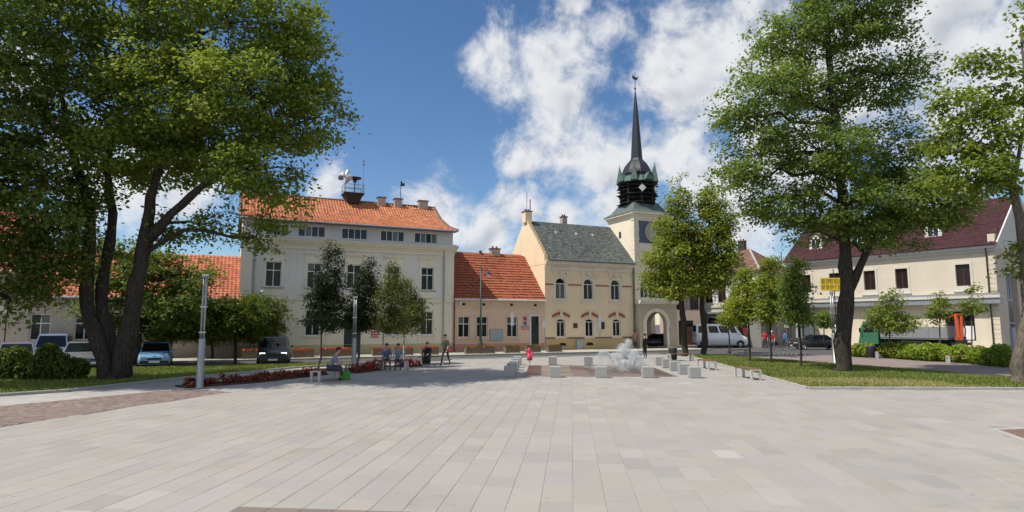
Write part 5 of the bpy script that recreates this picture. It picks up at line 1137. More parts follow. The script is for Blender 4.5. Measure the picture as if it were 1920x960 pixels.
def shrub(name, label, base, boxes, leaf, n, lf, seed, cat='shrub', group=None):
    """leafy mass made of ellipsoids (x, y, z, rx, ry, rz) round a base, with a few stems"""
    rs = np.random.RandomState(seed); root = thing(name, label, cat, (*base, 0), 0, group)
    E_ = np.array(boxes); w = (E_[:, 3] * E_[:, 4] * E_[:, 5]) ** .7; idx = rs.choice(len(E_), n, p=w / w.sum())
    d = rs.normal(size=(n, 3)); d /= np.linalg.norm(d, axis=1, keepdims=True)
    br = rs.uniform(0, 1, 400); cell = ((np.floor(d[:, 0] * 3) * 31 + np.floor(d[:, 1] * 3) * 17 + np.floor(d[:, 2] * 3) * 7 + idx * 53) % 400).astype(int)
    pos = E_[idx, :3] + d * (E_[idx, 3:6] * (.55 + .5 * rs.uniform(0, 1, n) ** .6 + .16 * (br[cell] - .5))[:, None]); ok = pos[:, 2] > .02
    nrm = d * .7 + rs.normal(size=(n, 3)) * .5 + [0, 0, .5]
    me = leaves_mesh('foliage', pos[ok], nrm[ok], leaf * rs.uniform(.6, 1.4, n)[ok], np.clip(br[cell] * .5 + rs.uniform(0, .5, n), 0, 1)[ok], lf, rs=rs); put('foliage', me, root)
    mb = MB()
    for e in boxes: mb.tube([(e[0], e[1], 0), (e[0] + rs.normal(0, .08), e[1], e[2]), (e[0] + rs.normal(0, .15), e[1], e[2] + e[5] * .7)], [.03, .02, .008], 5)
    mb.build('stem', 'bark_dark', root); return root
def hedge(label, px0, y0, px1, y1, h, n, seed):
    a, b = Vector(G(px0, y0)), Vector(G(px1, y1)); m_ = (a + b) / 2; L = (b - a).length; k_ = max(2, int(L / .7)); r_ = random.Random(seed); es = []
    dirv = (b - a).normalized(); nv = Vector((-dirv.y, dirv.x)); nv = nv if nv.y > 0 else -nv
    for i in range(k_):
        p = a + (b - a) * ((i + .5) / k_) - m_ + nv * .65; hh = h * r_.uniform(.8, 1.12)
        es.append((p.x, p.y, hh * .5, .62, .68, hh * .52))
    return shrub('hedge', label, m_, es, .15, n, 'leaf_hedge', seed, 'hedge')
hedge('bright green hedge behind the bench nearest the litter bin', 1645, 671, 1735, 678, 1.15, 9000, 61)
hedge('bright green hedge behind the middle of the right path, left of the gap', 1738, 677, 1797, 681, 1.05, 7000, 62)
hedge('bright green hedge next to the right-hand lamp post', 1808, 683, 1895, 690, 1.15, 9000, 63)
hedge('short piece of green hedge left of the litter bin', 1590, 669, 1624, 671, 1.0, 3500, 64)
x, y = G(95, 716)
shrub('shrub', 'bright yellow-green bush at the left edge of the lawn', (x, y), [(0, 0, .65, .8, .7, .7), (-.9, .1, .5, .7, .6, .6), (.8, .2, .5, .6, .6, .5), (-1.8, .2, .7, .8, .7, .75), (-.4, .3, 1.0, .5, .5, .6)], .17, 9000, 'leaf_globe', 65)

# ------------------------------------------------------------------ fountain and stone cubes
fo = thing('fountain', 'flush square fountain with spraying water on dark red stone', 'fountain', (FC[0], FC[1], 0), -FX)
boxpart(fo, 'bed', 'joint_red', -3.55, 3.55, -3.8, 3.8, -.02, .004)
r_ = random.Random(8); gm = {}
def gslab(x0, x1, y0, y1, base, h=.016):
    k_ = (round(x1 - x0, 3), round(y1 - y0, 3))
    if k_ not in gm:
        mb = MB(); a, b = k_[0] / 2 - .006, k_[1] / 2 - .006; mb.frustum(0, 0, 0, h, a, b, a - .004, b - .004); gm[k_] = mb.mesh('stone_slab', 'granite_obj')
    o = put('stone_slab', gm[k_], fo, ((x0 + x1) / 2, (y0 + y1) / 2, .004)); t = 1 + r_.gauss(0, .12); o.color = tuple(c * t for c in base) + (1,)
for i in range(8):
    a = -3.55 + 7.1 * i / 8
    for y0, y1 in ((-3.8, -3.35), (3.35, 3.8)): gslab(a, a + 7.1 / 8, y0, y1, (.20, .17, .16))
    b = -3.35 + 6.7 * i / 8
    for x0, x1 in ((-3.55, -2.8), (2.8, 3.55)): gslab(x0, x1, b, b + 6.7 / 8, (.12, .075, .07))
for i in range(7):
    for j in range(7): gslab(-2.8 + .8 * i, -2.0 + .8 * i, -3.35 + 6.7 / 7 * j, -3.35 + 6.7 / 7 * (j + 1), (.26, .20, .16) if i < 2 else (.20, .135, .12))
jets = [(x, y) for x in (.3, 1.5, 2.5) for y in (-1.0, .6, 2.0)] + [(1.5, .6)]
for x, y in jets[:9]: part(fo, 'nozzle', 'chrome', lambda mb: mb.lathe([(.07, 0), (.07, .03), (.03, .05)], (x, y, .02), 8))
def water(seed, n, jets_):
    rs = np.random.RandomState(seed); ps = []; ss = []
    for (x, y, vz, lean, az, sp_) in jets_:
        m_ = n // len(jets_); t = rs.uniform(0, 1, m_) ** .8 * 2 * vz / 9.81
        vx, vy = lean * math.cos(az) + rs.normal(0, sp_, m_), lean * math.sin(az) + rs.normal(0, sp_, m_); v = vz * (1 - np.abs(rs.normal(0, .09, m_)))
        z = v * t - 4.905 * t * t; ok = z > 0
        ps.append(np.c_[x + vx * t, y + vy * t, z][ok]); ss.append((.004 + .009 * rs.uniform(0, 1, m_) ** 2)[ok])
    return np.concatenate(ps), np.concatenate(ss)
JJ = [(1.75, .3, 5.7, .25, .3, .16), (1.75, .3, 5.3, .45, 2.2, .22), (1.75, .3, 4.9, .6, 3.6, .25), (1.9, .2, 4.7, .7, 5.6, .25), (1.5, .5, 4.2, .9, 3.1, .3), (2.1, .4, 3.9, .9, .1, .3), (1.2, .4, 4.6, 1.3, 3.0, .12), (1.6, -.2, 3.4, .6, 4.6, .35)]
pos, sz = water(3, 26000, JJ)
oct_ = np.array([(1, 0, 0), (-1, 0, 0), (0, 1, 0), (0, -1, 0), (0, 0, 1.6), (0, 0, -1.6)]); fi = np.array([(0, 2, 4), (2, 1, 4), (1, 3, 4), (3, 0, 4), (2, 0, 5), (1, 2, 5), (3, 1, 5), (0, 3, 5)])
vv = (pos[:, None, :] + oct_[None] * sz[:, None, None]).reshape(-1, 3); ff = (fi[None] + (np.arange(len(pos)) * 6)[:, None, None]).reshape(-1, 3)
me = bpy.data.meshes.new('water_spray'); me.vertices.add(len(vv)); me.vertices.foreach_set('co', vv.ravel().astype(np.float32)); me.loops.add(len(ff) * 3); me.loops.foreach_set('vertex_index', ff.ravel().astype(np.int32))
me.polygons.add(len(ff)); me.polygons.foreach_set('loop_start', np.arange(0, len(ff) * 3, 3, dtype=np.int32)); me.polygons.foreach_set('loop_total', np.full(len(ff), 3, np.int32)); me.materials.append(MATS['water']); me.update(calc_edges=True)
stuff(put('water_spray', me, fo))
for (x, y, vz, lean, az, sp_) in JJ[:8]:
    T_ = 2 * vz / 9.81; pts = [(x + lean * math.cos(az) * t, y + lean * math.sin(az) * t, max(.02, vz * t - 4.905 * t * t)) for t in np.linspace(0, T_ * .62, 10)]
    part(fo, 'water_jet', 'water', lambda mb: mb.tube(pts, [.008 + .004 * (i % 3) for i in range(10)], 6), True)
part(fo, 'water_film', 'wet_film', lambda mb: mb.add([(1.2 + (2.0 + .35 * math.sin(3 * a) + .25 * math.sin(7 * a)) * math.cos(a), .2 + (2.6 + .4 * math.sin(2 * a + 1) + .2 * math.sin(5 * a)) * math.sin(a) * .95, .0235) for a in np.linspace(0, 2 * math.pi, 40, endpoint=False)], [tuple(range(40))]))

cm = MB(); q = .25; be = .02
cm.rings([[(x * (q - e), y * (q - e), z) for x, y in ((-1, -1), (1, -1), (1, 1), (-1, 1))] for e, z in ((.012, 0), (.012, .03), (0, .032), (0, .5 - be), (be, .5))])
cmesh = cm.mesh('stone_cube', 'cube_stone'); sides = [('front', -1), ('back', 1)]
nm5 = ['first', 'second', 'middle', 'fourth', 'last']
def cube(a, b, label):
    x, y = fp(a, b); o = put('stone_cube', cmesh, None, (x, y, .012), -FX + rng.gauss(0, .02)); tag(o, label, 'stone cube', 'stone cubes round the fountain')
for i in range(5):
    cube(-4.25 + 2.125 * i, -4.25, 'grey stone cube in the row nearest the viewer before the fountain, %s from the left' % nm5[i])
    cube(-4.25 + 2.125 * i, 4.25, 'grey stone cube in the far row behind the fountain, %s from the left' % nm5[i])
for i in range(3):
    w_ = ('nearest', 'middle', 'farthest')[i]
    cube(-4.25, -2.125 + 2.125 * i, 'grey stone cube on the left side of the fountain, %s of three between the corners' % w_)
    cube(4.25, -2.125 + 2.125 * i, 'grey stone cube on the right side of the fountain, %s of three between the corners' % w_)

# ------------------------------------------------------------------ street furniture
def lamp(label, x, y, h, rot=0.0):
    """grey column with a slim twin upper pole carrying the light"""
    t = thing('street_lamp', label, 'street lamp', (x, y, 0), rot, 'modern grey street lamps'); hb = h * .43
    part(t, 'column', 'steel', lambda mb: mb.lathe([(.15, 0), (.15, .04), (.135, .05), (.125, hb), (.10, hb + .05)], (0, 0, 0), 16), True)
    for s in (-1, 1): part(t, 'upper_pole', 'steel', lambda mb: mb.tube([(s * .055, 0, hb - .1), (s * .055, 0, h)], .042, 8), True)
    part(t, 'lamp_head', 'steel_light', lambda mb: mb.box(-.11, .11, -.06, .06, h - .02, h + .07)); part(t, 'collar', 'steel_light', lambda mb: [mb.box(-.12, .12, -.05, .05, z, z + .05) for z in (hb + .25, hb + (h - hb) * .5)])
    return t
lamp('grey twin-pole street lamp at the near end of the flower bed', -12.08, 24.12, 4.35)
lamp('short-looking grey street lamp in front of the office door', 33.72 * (667 - 960) / FPX, 33.72, 3.9)
lamp('grey street lamp beside the forked right-hand tree', 19.3, 37.1, 4.3)
lamp('grey twin-pole street lamp at the right edge before the hedge', 26.9, 33.2, 5.2)
t = thing('street_lamp', 'old-style green street lamp with hanging lantern before the pink house', 'street lamp', (*fw(1.9, 1.4), .1))
part(t, 'column', 'iron_green', lambda mb: (mb.lathe([(.22, 0), (.22, .7), (.14, .8), (.11, .9), (.085, 2.6), (.1, 2.65), (.07, 2.75), (.05, 7.2)], (0, 0, 0), 12), mb.ball((0, 0, 7.25), .08)), True)
part(t, 'arm', 'iron_green', lambda mb: mb.tube([(0, 0, 6.6), (.1, 0, 7.0), (.35, 0, 7.1), (.55, 0, 6.95), (.6, 0, 6.75)], .03, 6))
part(t, 'lantern', 'black_metal', lambda mb: mb.lathe([(.05, 6.78), (.12, 6.7), (.3, 6.55), (.32, 6.5)], (.6, 0, 0), 12)); part(t, 'bulb', 'lamp_clear', lambda mb: mb.ball((.6, 0, 6.45), .16))

def bench(label, x, y, rot, back=False, n=1, mat='bench_wood'):
    """slatted bench on two bent steel frames"""
    t = thing('park_bench', label, 'bench', (x, y, 0.012), rot, 'slatted benches on the square'); L = 1.7
    for s in (-1, 1):
        part(t, 'leg', 'bench_stone', lambda mb: (mb.box(s * .8 - .05, s * .8 + .05, -.24, -.15, 0, .40), mb.box(s * .8 - .05, s * .8 + .05, .15, .24, 0, .40), mb.box(s * .8 - .05, s * .8 + .05, -.24, .24, .40, .45)))
    for k in range(5): part(t, 'slat', mat, lambda mb: mb.box(-L / 2 + .1, L / 2 - .1, -.23 + k * .095, -.15 + k * .095, .452, .49))
    return t
bench('wooden bench at the corner of the sunny lawn, nearest the viewer', *G(1402, 710), R(95))
bench('wooden bench beside the lawn edge, second from the viewer', *G(1325, 692), R(94)); bench('wooden bench at the far lawn corner near the litter bin', *G(1276, 677), R(10))
bench('low wooden bench in front of the hedge next to the litter bin', *G(1668, 672), R(-17)); bench('low wooden bench in front of the hedge near the right lamp', *G(1806, 682), R(-17))
bench('bench by the flower bed with the seated woman', *G(613, 713), R(70)); bench('bench with the two seated men in blue', *G(735, 693), R(-8)); bench('bench with the person in dark clothes before the planters', *G(805, 684), R(10))
bench('bench by the road in front of the white van', *G(1385, 668), R(20))
def bin_(label, x, y):
    t = thing('litter_bin', label, 'litter bin', (x, y, 0), 0, 'dark litter bins')
    part(t, 'body', 'black_metal', lambda mb: mb.lathe([(.24, .06), (.27, .1), (.29, .85), (.27, .88)], (0, 0, 0), 18), True); part(t, 'rim', 'steel', lambda mb: mb.lathe([(.3, .84), (.3, .9), (.24, .9), (.24, .84)], (0, 0, 0), 18, cap=False)); part(t, 'base', 'steel', lambda mb: mb.lathe([(.2, 0), (.2, .07)], (0, 0, 0), 14))
bin_('dark round litter bin between the hedge pieces', *G(1634, 671)); bin_('dark litter bin at the lawn corner before the tower', *G(1262, 676)); bin_('dark litter bin beside the planters left of the standing man', *G(799, 683))

def flowers(parent, boxes, n, seed, leaf='leaf_shade', petal='petal_red', size=.09, frac=.5, name='flowers'):
    rs = np.random.RandomState(seed); E_ = np.array(boxes); w = E_[:, 3] * E_[:, 4]; idx = rs.choice(len(E_), n, p=w / w.sum())
    d = rs.normal(size=(n, 3)); d /= np.linalg.norm(d, axis=1, keepdims=True); d[:, 2] = np.abs(d[:, 2]); pos = E_[idx, :3] + d * E_[idx, 3:6] * (.5 + .5 * rs.uniform(0, 1, n) ** .5)[:, None]
    nrm = d + rs.normal(size=(n, 3)) * .5; sz_ = size * rs.uniform(.6, 1.4, n); ti = rs.uniform(0, 1, n); f = (rs.uniform(0, 1, n) < frac) & (d[:, 2] > .15)
    stuff(put('leaves', leaves_mesh('leaves', pos[~f], nrm[~f], sz_[~f] * 1.2, ti[~f], leaf, rs=rs), parent)); stuff(put(name, leaves_mesh(name, pos[f] + nrm[f] * .03, nrm[f], sz_[f], ti[f], petal, .9, rs=rs), parent))
def planter(label, s, t_, L=1.5, seed=0, group='wooden flower boxes along the houses', fr=.45):
    p = thing('flower_planter', label, 'planter', (*fw(s, t_), .1), FANG, group)
    for k in range(3): part(p, 'board', 'planter_wood', lambda mb: mb.box(-L / 2, L / 2, -.26, -.22, .05 + k * .15, .19 + k * .15))
    for x in (-L / 2 + .05, L / 2 - .05): part(p, 'post', 'planter_wood', lambda mb: mb.box(x - .05, x + .05, -.29, -.265, 0, .54))
    boxpart(p, 'box', 'planter_wood', -L / 2 + .01, L / 2 - .01, -.215, .25, .04, .49); flowers(p, [(-L / 2 + .15 + i * (L - .3) / 4, 0,   .46, .2, .22, .17) for i in range(5)], 600, seed, frac=fr)
ords = ['first', 'second', 'third', 'fourth', 'fifth', 'sixth', 'seventh', 'eighth', 'ninth', 'tenth']
for i, s in enumerate((-15.7, -14.2, -12.4, -10.6, -9.6, -6.9, -5.2, -3.2)): planter('box planter of red flowers in front of the cream building, %s from the left' % ords[i], s, 3.6, 1.35, 70 + i)
for i, s in enumerate((.3, 1.5, 3.7, 5.6, 7.6)): planter('box planter with sparse flowers in front of the pink house, %s from the left' % ords[i], s, 3.7, 1.25, 80 + i, 'wooden flower boxes before the pink house', .15)
def bed(label, pts, w, seed, h=.32, frac=.25, leaf='leaf_begonia', dens=520, cat='flower bed'):
    a = Vector(pts[0]); b = thing('flower_bed', label, cat, (a.x, a.y, 0)); es = []; r2 = random.Random(seed)
    for p, q_ in zip(pts[:-1], pts[1:]):
        p, q_ = Vector(p), Vector(q_); L = (q_ - p).length; n = max(1, int(L / .42)); nv = Vector((-(q_ - p).y, (q_ - p).x)).normalized()
        part(b, 'soil', 'soil', lambda mb: mb.add([(*(c - a), z) for z in (0, .07) for c in (p - nv * w / 2, q_ - nv * w / 2, q_ + nv * w / 2, p + nv * w / 2)], [(4, 5, 6, 7), (0, 1, 5, 4), (1, 2, 6, 5), (2, 3, 7, 6), (3, 0, 4, 7)]))
        for i in range(n):
            for j in range(max(1, int(w / .42))):
                c = p + (q_ - p) * ((i + .5) / n) + nv * ((j + .5) * .42 - w / 2) - a; es.append((c.x + r2.gauss(0, .05), c.y + r2.gauss(0, .05), .05, .25, .25, h * r2.uniform(.75, 1.2)))
    flowers(b, es, dens * len(es) // 4, seed, leaf, size=.08, frac=frac); return b
bed('long bed of dark red begonias running from the lamp to the woman\'s bench', [G(338, 727), G(470, 717), G(600, 702)], 1.0, 91, .34, .22)
bed('bed of dark red plants behind the green bag', [G(655, 700), G(700, 694)], 1.1, 92, .34, .2)
bed('bright red flower bed left of the two seated men', [G(688, 690), G(712, 687)], 1.2, 93, .42, .75); bed('bright red flower bed between the two seated men and the dark bin', [G(752, 688), G(778, 686)], 1.3, 94, .42, .75)

def rack(label, x, y, rot):
    t = thing('bicycle_rack', label, 'bicycle rack', (x, y, 0), rot, 'chrome bicycle racks on the brick path')
    part(t, 'hoop', 'chrome', lambda mb: mb.tube([(-.45, 0, 0), (-.25, 0, .45), (0, 0, .75), (.2, 0, .8), (.28, 0, .7), (.3, 0, 0)], .024, 6)); part(t, 'base', 'steel', lambda mb: mb.box(-.5, .35, -.04, .04, 0, .02))
for i in range(8): rack('slanted chrome bicycle hoop by the lawn, %s from the left' % ords[i], *G(1442 + i * 8.2, 667 + i * .55), R(160))
def signpost(label, x, y, h, panels, z=0.1, name='sign_post', rot=FANG):
    t = thing(name, label, 'sign', (x, y, z), rot); part(t, 'pole', 'steel', lambda mb: mb.tube([(0, 0, 0), (0, 0, h)], .035, 8))
    for (w_, z0, z1, m_) in panels: part(t, 'panel', m_, lambda mb: mb.box(-w_ / 2, w_ / 2, -.06, -.036, z0, z1))
    return t
signpost('narrow white sign on a pole in front of the pink house windows', *fw(4.75, 1.5), 3.3, [(.26, 2.2, 3.3, 'sign_white')])
signpost('small white sign on a pole beside the pink house door', *fw(8.05, 1.2), 2.6, [(.34, 2.0, 2.6, 'sign_white')])
signpost('white notice pole right of the town hall display case', *fw(14.1, .7), 3.1, [(.2, 1.9, 3.1, 'sign_white')])
x, y = 50 * (1254 - 960) / FPX, 50; signpost('small white and red sign on a dark post by the archway', x, y, 2.3, [(.3, 1.9, 2.3, 'sign_white'), (.22, 1.98, 2.1, 'sign_red')], 0)
x, y = 58 * (1471 - 960) / FPX, 58; signpost('round violet traffic sign on a pole by the corner house', x, y, 3.2, [(.6, 2.5, 3.1, 'sign_blue'), (.4, 2.1, 2.4, 'sign_white')], 0, rot=0)
x, y = 55 * (1493 - 960) / FPX, 55; signpost('tall white and blue banner sign at the left end of the long building', x, y, 3.4, [(.5, 1.2, 3.4, 'sign_white'), (.14, 1.21, 3.39, 'sign_blue')], 0, rot=0)
# yellow banner on a mast: two rows of print too blurred to read
Yb = 45.0; t = thing('yellow_sign', 'yellow two-line sign on a thin mast left of the forked tree', 'sign', (Yb * (1562 - 960) / FPX, Yb, 0), R(-8))
z0 = P(1560, 545, Yb)[2]; z1 = P(1560, 521, Yb)[2]
part(t, 'pole', 'black_metal', lambda mb: mb.tube([(.1, .05, 0), (.1, .05, P(1560, 505, Yb)[2])], .035, 6)); boxpart(t, 'panel', 'sign_yellow', -.85, .75, -.05, .0, z0, z1)
def f_(mb):
    r2 = random.Random(3)
    for row, (za, zb) in enumerate(((z0 + .54, z0 + .84), (z0 + .12, z0 + .4))):
        x = -.78
        while x < .6:                           # strokes of the unreadable letters
            w_ = r2.uniform(.07, .11); h_ = zb - za; st_ = .026
            for on, q_ in zip([r2.random() < p_ for p_ in (.9, .55, .55, .6, .5)], ((x, x + st_, za, zb), (x + w_ - st_, x + w_, za + r2.choice((0, h_ / 2)), zb), (x, x + w_, zb - st_, zb), (x, x + w_, za + h_ / 2 - st_ / 2, za + h_ / 2 + st_ / 2), (x, x + w_, za, za + st_))):
                if on: mb.box(q_[0], q_[1], -.056 - r2.uniform(0, .003), -.049, q_[2], q_[3])
            x += w_ + (.11 if r2.random() < .15 else .035)
part(t, 'lettering', 'print_dark', f_)

# ------------------------------------------------------------------ vehicles
def wheel(parent, x, y, r=.31, w=.2):
    s = 1 if y > 0 else -1
    t = part(parent, 'wheel', 'tyre', lambda mb: mb.rings([[(x + rr * math.cos(a), y + yy * s, r + rr * math.sin(a)) for a in np.linspace(0, 2 * math.pi, 20, endpoint=False)] for rr, yy in ((r * .6, -w), (r * .94, -w), (r, -w * .8), (r, -w * .2), (r * .94, 0), (r * .66, 0))], 0, False), True)
    part(t, 'rim', 'rim', lambda mb: (mb.rings([[(x + rr * math.cos(a), y + yy * s, r + rr * math.sin(a)) for a in np.linspace(0, 2 * math.pi, 20, endpoint=False)] for rr, yy in ((r * .66, -.01), (r * .6, -.03), (r * .16, -.005), (.001, -.005))], 0, False)))
def car(name, label, x, y, rot, col, L=4.1, Wd=1.7, Hh=1.45, kind='hatch', cat='car', group=None):
    """body lofted from stations along the length (front is +x), glazed cabin, wheels, lamps, mirrors"""
    t = thing(name, label, cat, (x, y, 0), rot, group); pm = paint(col); hw = Wd / 2; F_ = L / 2; belt = Hh * .62
    if kind == 'hatch': hood, tail, cab = Hh * .56, Hh * .60, (F_ - 1.0, F_ - 1.75, -F_ + .75, -F_ + .12)
    elif kind == 'sedan': hood, tail, cab = Hh * .56, Hh * .63, (F_ - 1.25, F_ - 1.95, -F_ + 1.5, -F_ + .75)
    elif kind == 'mpv': hood, tail, cab = Hh * .56, Hh * .6, (F_ - .75, F_ - 1.7, -F_ + .35, -F_ + .08)
    else: hood, tail, cab = Hh * .50, Hh * .58, (F_ - .65, F_ - 1.35, -F_ + .12, -F_ + .05); belt = Hh * .56
    st = [(F_, .30, hood * .72, .80), (F_ - .08, .22, hood * .86, .92), (F_ - .35, .20, hood * .95, .985), (cab[0], .2, belt * .985, 1), (0, .2, belt, 1), (-F_ + .45, .2, max(tail, belt * .99), .99), (-F_ + .1, .24, tail * .98, .93), (-F_, .32, tail * .8, .86)]
    def f_(mb):
        rs_ = []
        for (sx, zb, zt, k_) in st:
            w_ = hw * k_; rs_.append([(sx, -w_ * .9, zb), (sx, -w_, zb + .13), (sx, -w_ * 1.0, zb + (zt - zb) * .62), (sx, -w_ * .95, zt - .035), (sx, -w_ * .85, zt), (sx, w_ * .85, zt), (sx, w_ * .95, zt - .035), (sx, w_, zb + (zt - zb) * .62), (sx, w_, zb + .13), (sx, w_ * .9, zb)])
        mb.rings(rs_)
    bd = part(t, 'body', pm, f_, True); bd.data.polygons.foreach_set('use_smooth', [len(p.vertices) == 4 for p in bd.data.polygons])
    wr, wb = hw * .76, hw * .93; a, b, c, d = cab
    base = [(a, -wb, belt - .02), (a, wb, belt - .02), (d, wb, belt - .02), (d, -wb, belt - .02)]; top = [(b, -wr, Hh), (b, wr, Hh), (c, wr, Hh), (c, -wr, Hh)]
    def f_(mb):
        mb.rings([base, [tuple(Vector(p).lerp(Vector(q_), .9)) for p, q_ in zip(base, top)], [(p[0] + (.1 if i in (2, 3) else -.1) * 1, p[1] * .93, p[2] + .0) for i, p in enumerate(top)]])
    part(t, 'cabin', pm, f_)
    def pane(c4, u0, u1, v0, v1, nm='window', off=.012):
        p = [Vector(q_) for q_ in c4]; n = (p[1] - p[0]).cross(p[3] - p[0]).normalized()
        f = lambda u, v: p[0].lerp(p[1], u).lerp(p[3].lerp(p[2], u), v)
        q4 = [f(u0, v0), f(u1, v0), f(u1, v1), f(u0, v1)]; cen = sum(q4, Vector()) / 4
        if n.dot(cen - Vector(((a + d) / 2, 0, belt))) < 0: n = -n
        part(t, nm, 'car_glass', lambda mb: mb.add([tuple(v + n * off) for v in q4] + [tuple(v - n * .01) for v in q4], [(0, 1, 2, 3), (3, 2, 1, 0), (0, 4, 5, 1), (1, 5, 6, 2), (2, 6, 7, 3), (3, 7, 4, 0)]))
    pane([base[0], base[1], top[1], top[0]], .05, .95, .08, .86, 'windscreen'); pane([base[2], base[3], top[3], top[2]], .08, .92, .25, .84, 'rear_window')
    for s, (i0, i1) in ((-1, (0, 3)), (1, (1, 2))):
        c4 = [base[i0], base[i1], top[i1], top[i0]]
        if kind == 'van':
            for u0, u1 in ((.06, .2), (.24, .44), (.48, .70), (.74, .95)): pane(c4, u0, u1, .16, .8)
        else:
            for u0, u1 in ((.06, .46), (.5, .9)): pane(c4, u0, u1, .12, .84)
        part(t, 'mirror', pm, lambda mb: mb.ball((a - .25, s * (hw + .1), belt + .08), .07, .1, .07))
        part(t, 'headlight', 'lamp_clear', lambda mb: mb.obox((F_ - .1, s * hw * .68, hood * .76), (.07, s * -.03, 0), (0, .15, 0), (0, 0, .07))); part(t, 'tail_light', 'lamp_red', lambda mb: mb.obox((-F_ + .05, s * hw * .74, tail * .82), (.06, 0, 0), (0, .08, 0), (0, 0, .12)))
        part(t, 'door_line', 'plastic_black', lambda mb: (mb.box(b - .55, b - .535, s * hw - .004 if s > 0 else -hw - .006, s * hw + .006 if s > 0 else -hw + .004, .3, belt - .1)))
    rr = .31 if kind != 'van' else .34
    for sx in (F_ - .82, -F_ + .78):
        for s in (-1, 1):
            part(t, 'wheel_arch', 'plastic_black', lambda mb: mb.rings([[(sx + r2 * math.cos(q_), s * (hw + .006), max(.2, rr + r2 * math.sin(q_))) for q_ in np.linspace(0, math.pi, 14)] for r2 in (rr * 1.22, rr * .5)], 0, False, False)); wheel(t, sx, s * (hw + .012), rr)
    part(t, 'bumper', 'plastic_black', lambda mb: mb.box(F_ - .1, F_ + .03, -hw * .82, hw * .82, .26, .42)); part(t, 'bumper', 'plastic_black', lambda mb: mb.box(-F_ - .03, -F_ + .1, -hw * .84, hw * .84, .3, .44))
    part(t, 'grille', 'plastic_black', lambda mb: mb.box(F_ - .1, F_ + .012, -hw * .4, hw * .4, hood * .6, hood * .74)); part(t, 'number_plate', 'sign_white', lambda mb: mb.box(F_ + .031, F_ + .04, -.26, .26, .32, .42))
    return t
car('parked_car', 'light blue hatchback facing the square behind the slender leaning tree', *G(291, 687), R(-62), (.20, .40, .66), 3.9, 1.68, 1.42)
car('people_carrier', 'dark blue people carrier driving towards the viewer with headlights on', *G(514, 682), R(-71), (.018, .028, .045), 4.5, 1.82, 1.68, 'mpv')
m_, n_, b_ = new_mat('headlamp_lit'); b_.inputs['Emission Color'].default_value = (1, .97, .9, 1); b_.inputs['Emission Strength'].default_value = 1.6
for c in bpy.data.objects:
    if c.parent and c.parent.name.startswith('people_carrier') and c.name.startswith('headlight'): c.data.materials[0] = m_
car('white_van', 'white minibus with dark windows behind the lindens', *G(1350, 651), R(-4), (.86, .87, .88), 5.3, 1.95, 2.42, 'van', 'van')
car('parked_car', 'black car half hidden behind the white minibus', *G(1416, 650), R(-6), (.012, .013, .016), 4.3, 1.72, 1.45, 'sedan')
car('parked_car', 'black saloon car left of the forked tree near the long building', *G(1530, 655), R(176), (.012, .014, .016), 4.5, 1.74, 1.42, 'sedan')
car('parked_car', 'dark green car standing in front of the town hall archway', *G(1229, 652), R(170), (.015, .03, .03), 4.2, 1.7, 1.45)
car('white_van', 'white and blue van behind the bush at the left', *G(98, 682), R(-58), (.13, .17, .28), 4.6, 1.8, 1.85, 'van', 'van')
car('parked_car', 'silver grey car between the bush and the big maple', *G(152, 690), R(-60), (.18, .185, .19), 4.2, 1.72, 1.48)
car('parked_car', 'light blue car mostly hidden behind the big maple trunk', *G(196, 689), R(-72), (.22, .36, .55), 4.0, 1.7, 1.45)
car('parked_car', 'grey car at the very left edge behind the bush', *G(28, 694), R(-52), (.16, .17, .19), 4.2, 1.72, 1.48)
Yt = 45.6; tr = thing('flatbed_truck', 'grey dropside truck with green cab and folded orange crane behind the hedge', 'truck', (33.5, 50.4, 0), R(-54))
for k in range(4): boxpart(tr, 'side_board', 'truck_bed', -2.7 + k * 1.2, -1.52 + k * 1.2, -1.24, -1.2, 1.33, 2.2)
part(tr, 'bed', 'truck_bed', lambda mb: (mb.box(-2.72, 2.1, -1.2, 1.2, 1.22, 1.32), mb.box(-2.74, -2.7, -1.2, 1.2, 1.32, 2.2), mb.box(2.1, 2.14, -1.2, 1.2, 1.32, 2.3), mb.box(-2.7, 2.1, 1.2, 1.24, 1.32, 2.2)))
part(tr, 'chassis', 'plastic_black', lambda mb: (mb.box(-4.4, 2.9, -.45, .45, .6, 1.21), mb.box(-1.2, .6, -1.15, -.6, .5, 1.1)))
part(tr, 'crane', 'crane_orange', lambda mb: (mb.box(2.35, 2.85, -.4, .4, .95, 1.45), mb.obox((2.55, -.3, 2.3), (.11, 0, .02), (0, .13, 0), (-.05, 0, .95)), mb.obox((2.82, -.25, 2.2), (.08, 0, 0), (0, .1, 0), (.04, 0, .85)), mb.tube([(2.5, -.3, 3.2), (2.1, -.3, 3.0), (1.6, -.3, 2.8), (1.1, -.3, 2.85)], .045, 6), mb.tube([(2.65, .1, 1.45), (2.65, .1, 3.0)], .07, 8), mb.box(2.42, 2.9, -.38, .1, 3.12, 3.24)))
part(tr, 'crane_hydraulics', 'plastic_black', lambda mb: (mb.box(2.2, 3.0, -.9, .9, .8, 1.0), mb.tube([(2.95, -.3, 1.2), (3.05, -.3, 2.0), (2.9, -.3, 2.9)], .05, 6), mb.tube([(2.4, .3, 1.2), (2.3, .3, 2.2), (2.5, .2, 3.0)], .03, 6)))
part(tr, 'cab', paint((.05, .19, .11)), lambda mb: mb.rings([[(x, 1.12 * k_, .75), (x, -1.12 * k_, .75), (x + dx, -1.08 * k_, z), (x + dx, 1.08 * k_, z)] for x, dx, z, k_ in ((-2.95, 0, 2.65, 1), (-4.2, .1, 2.65, 1), (-4.6, .3, 2.25, .97))]))
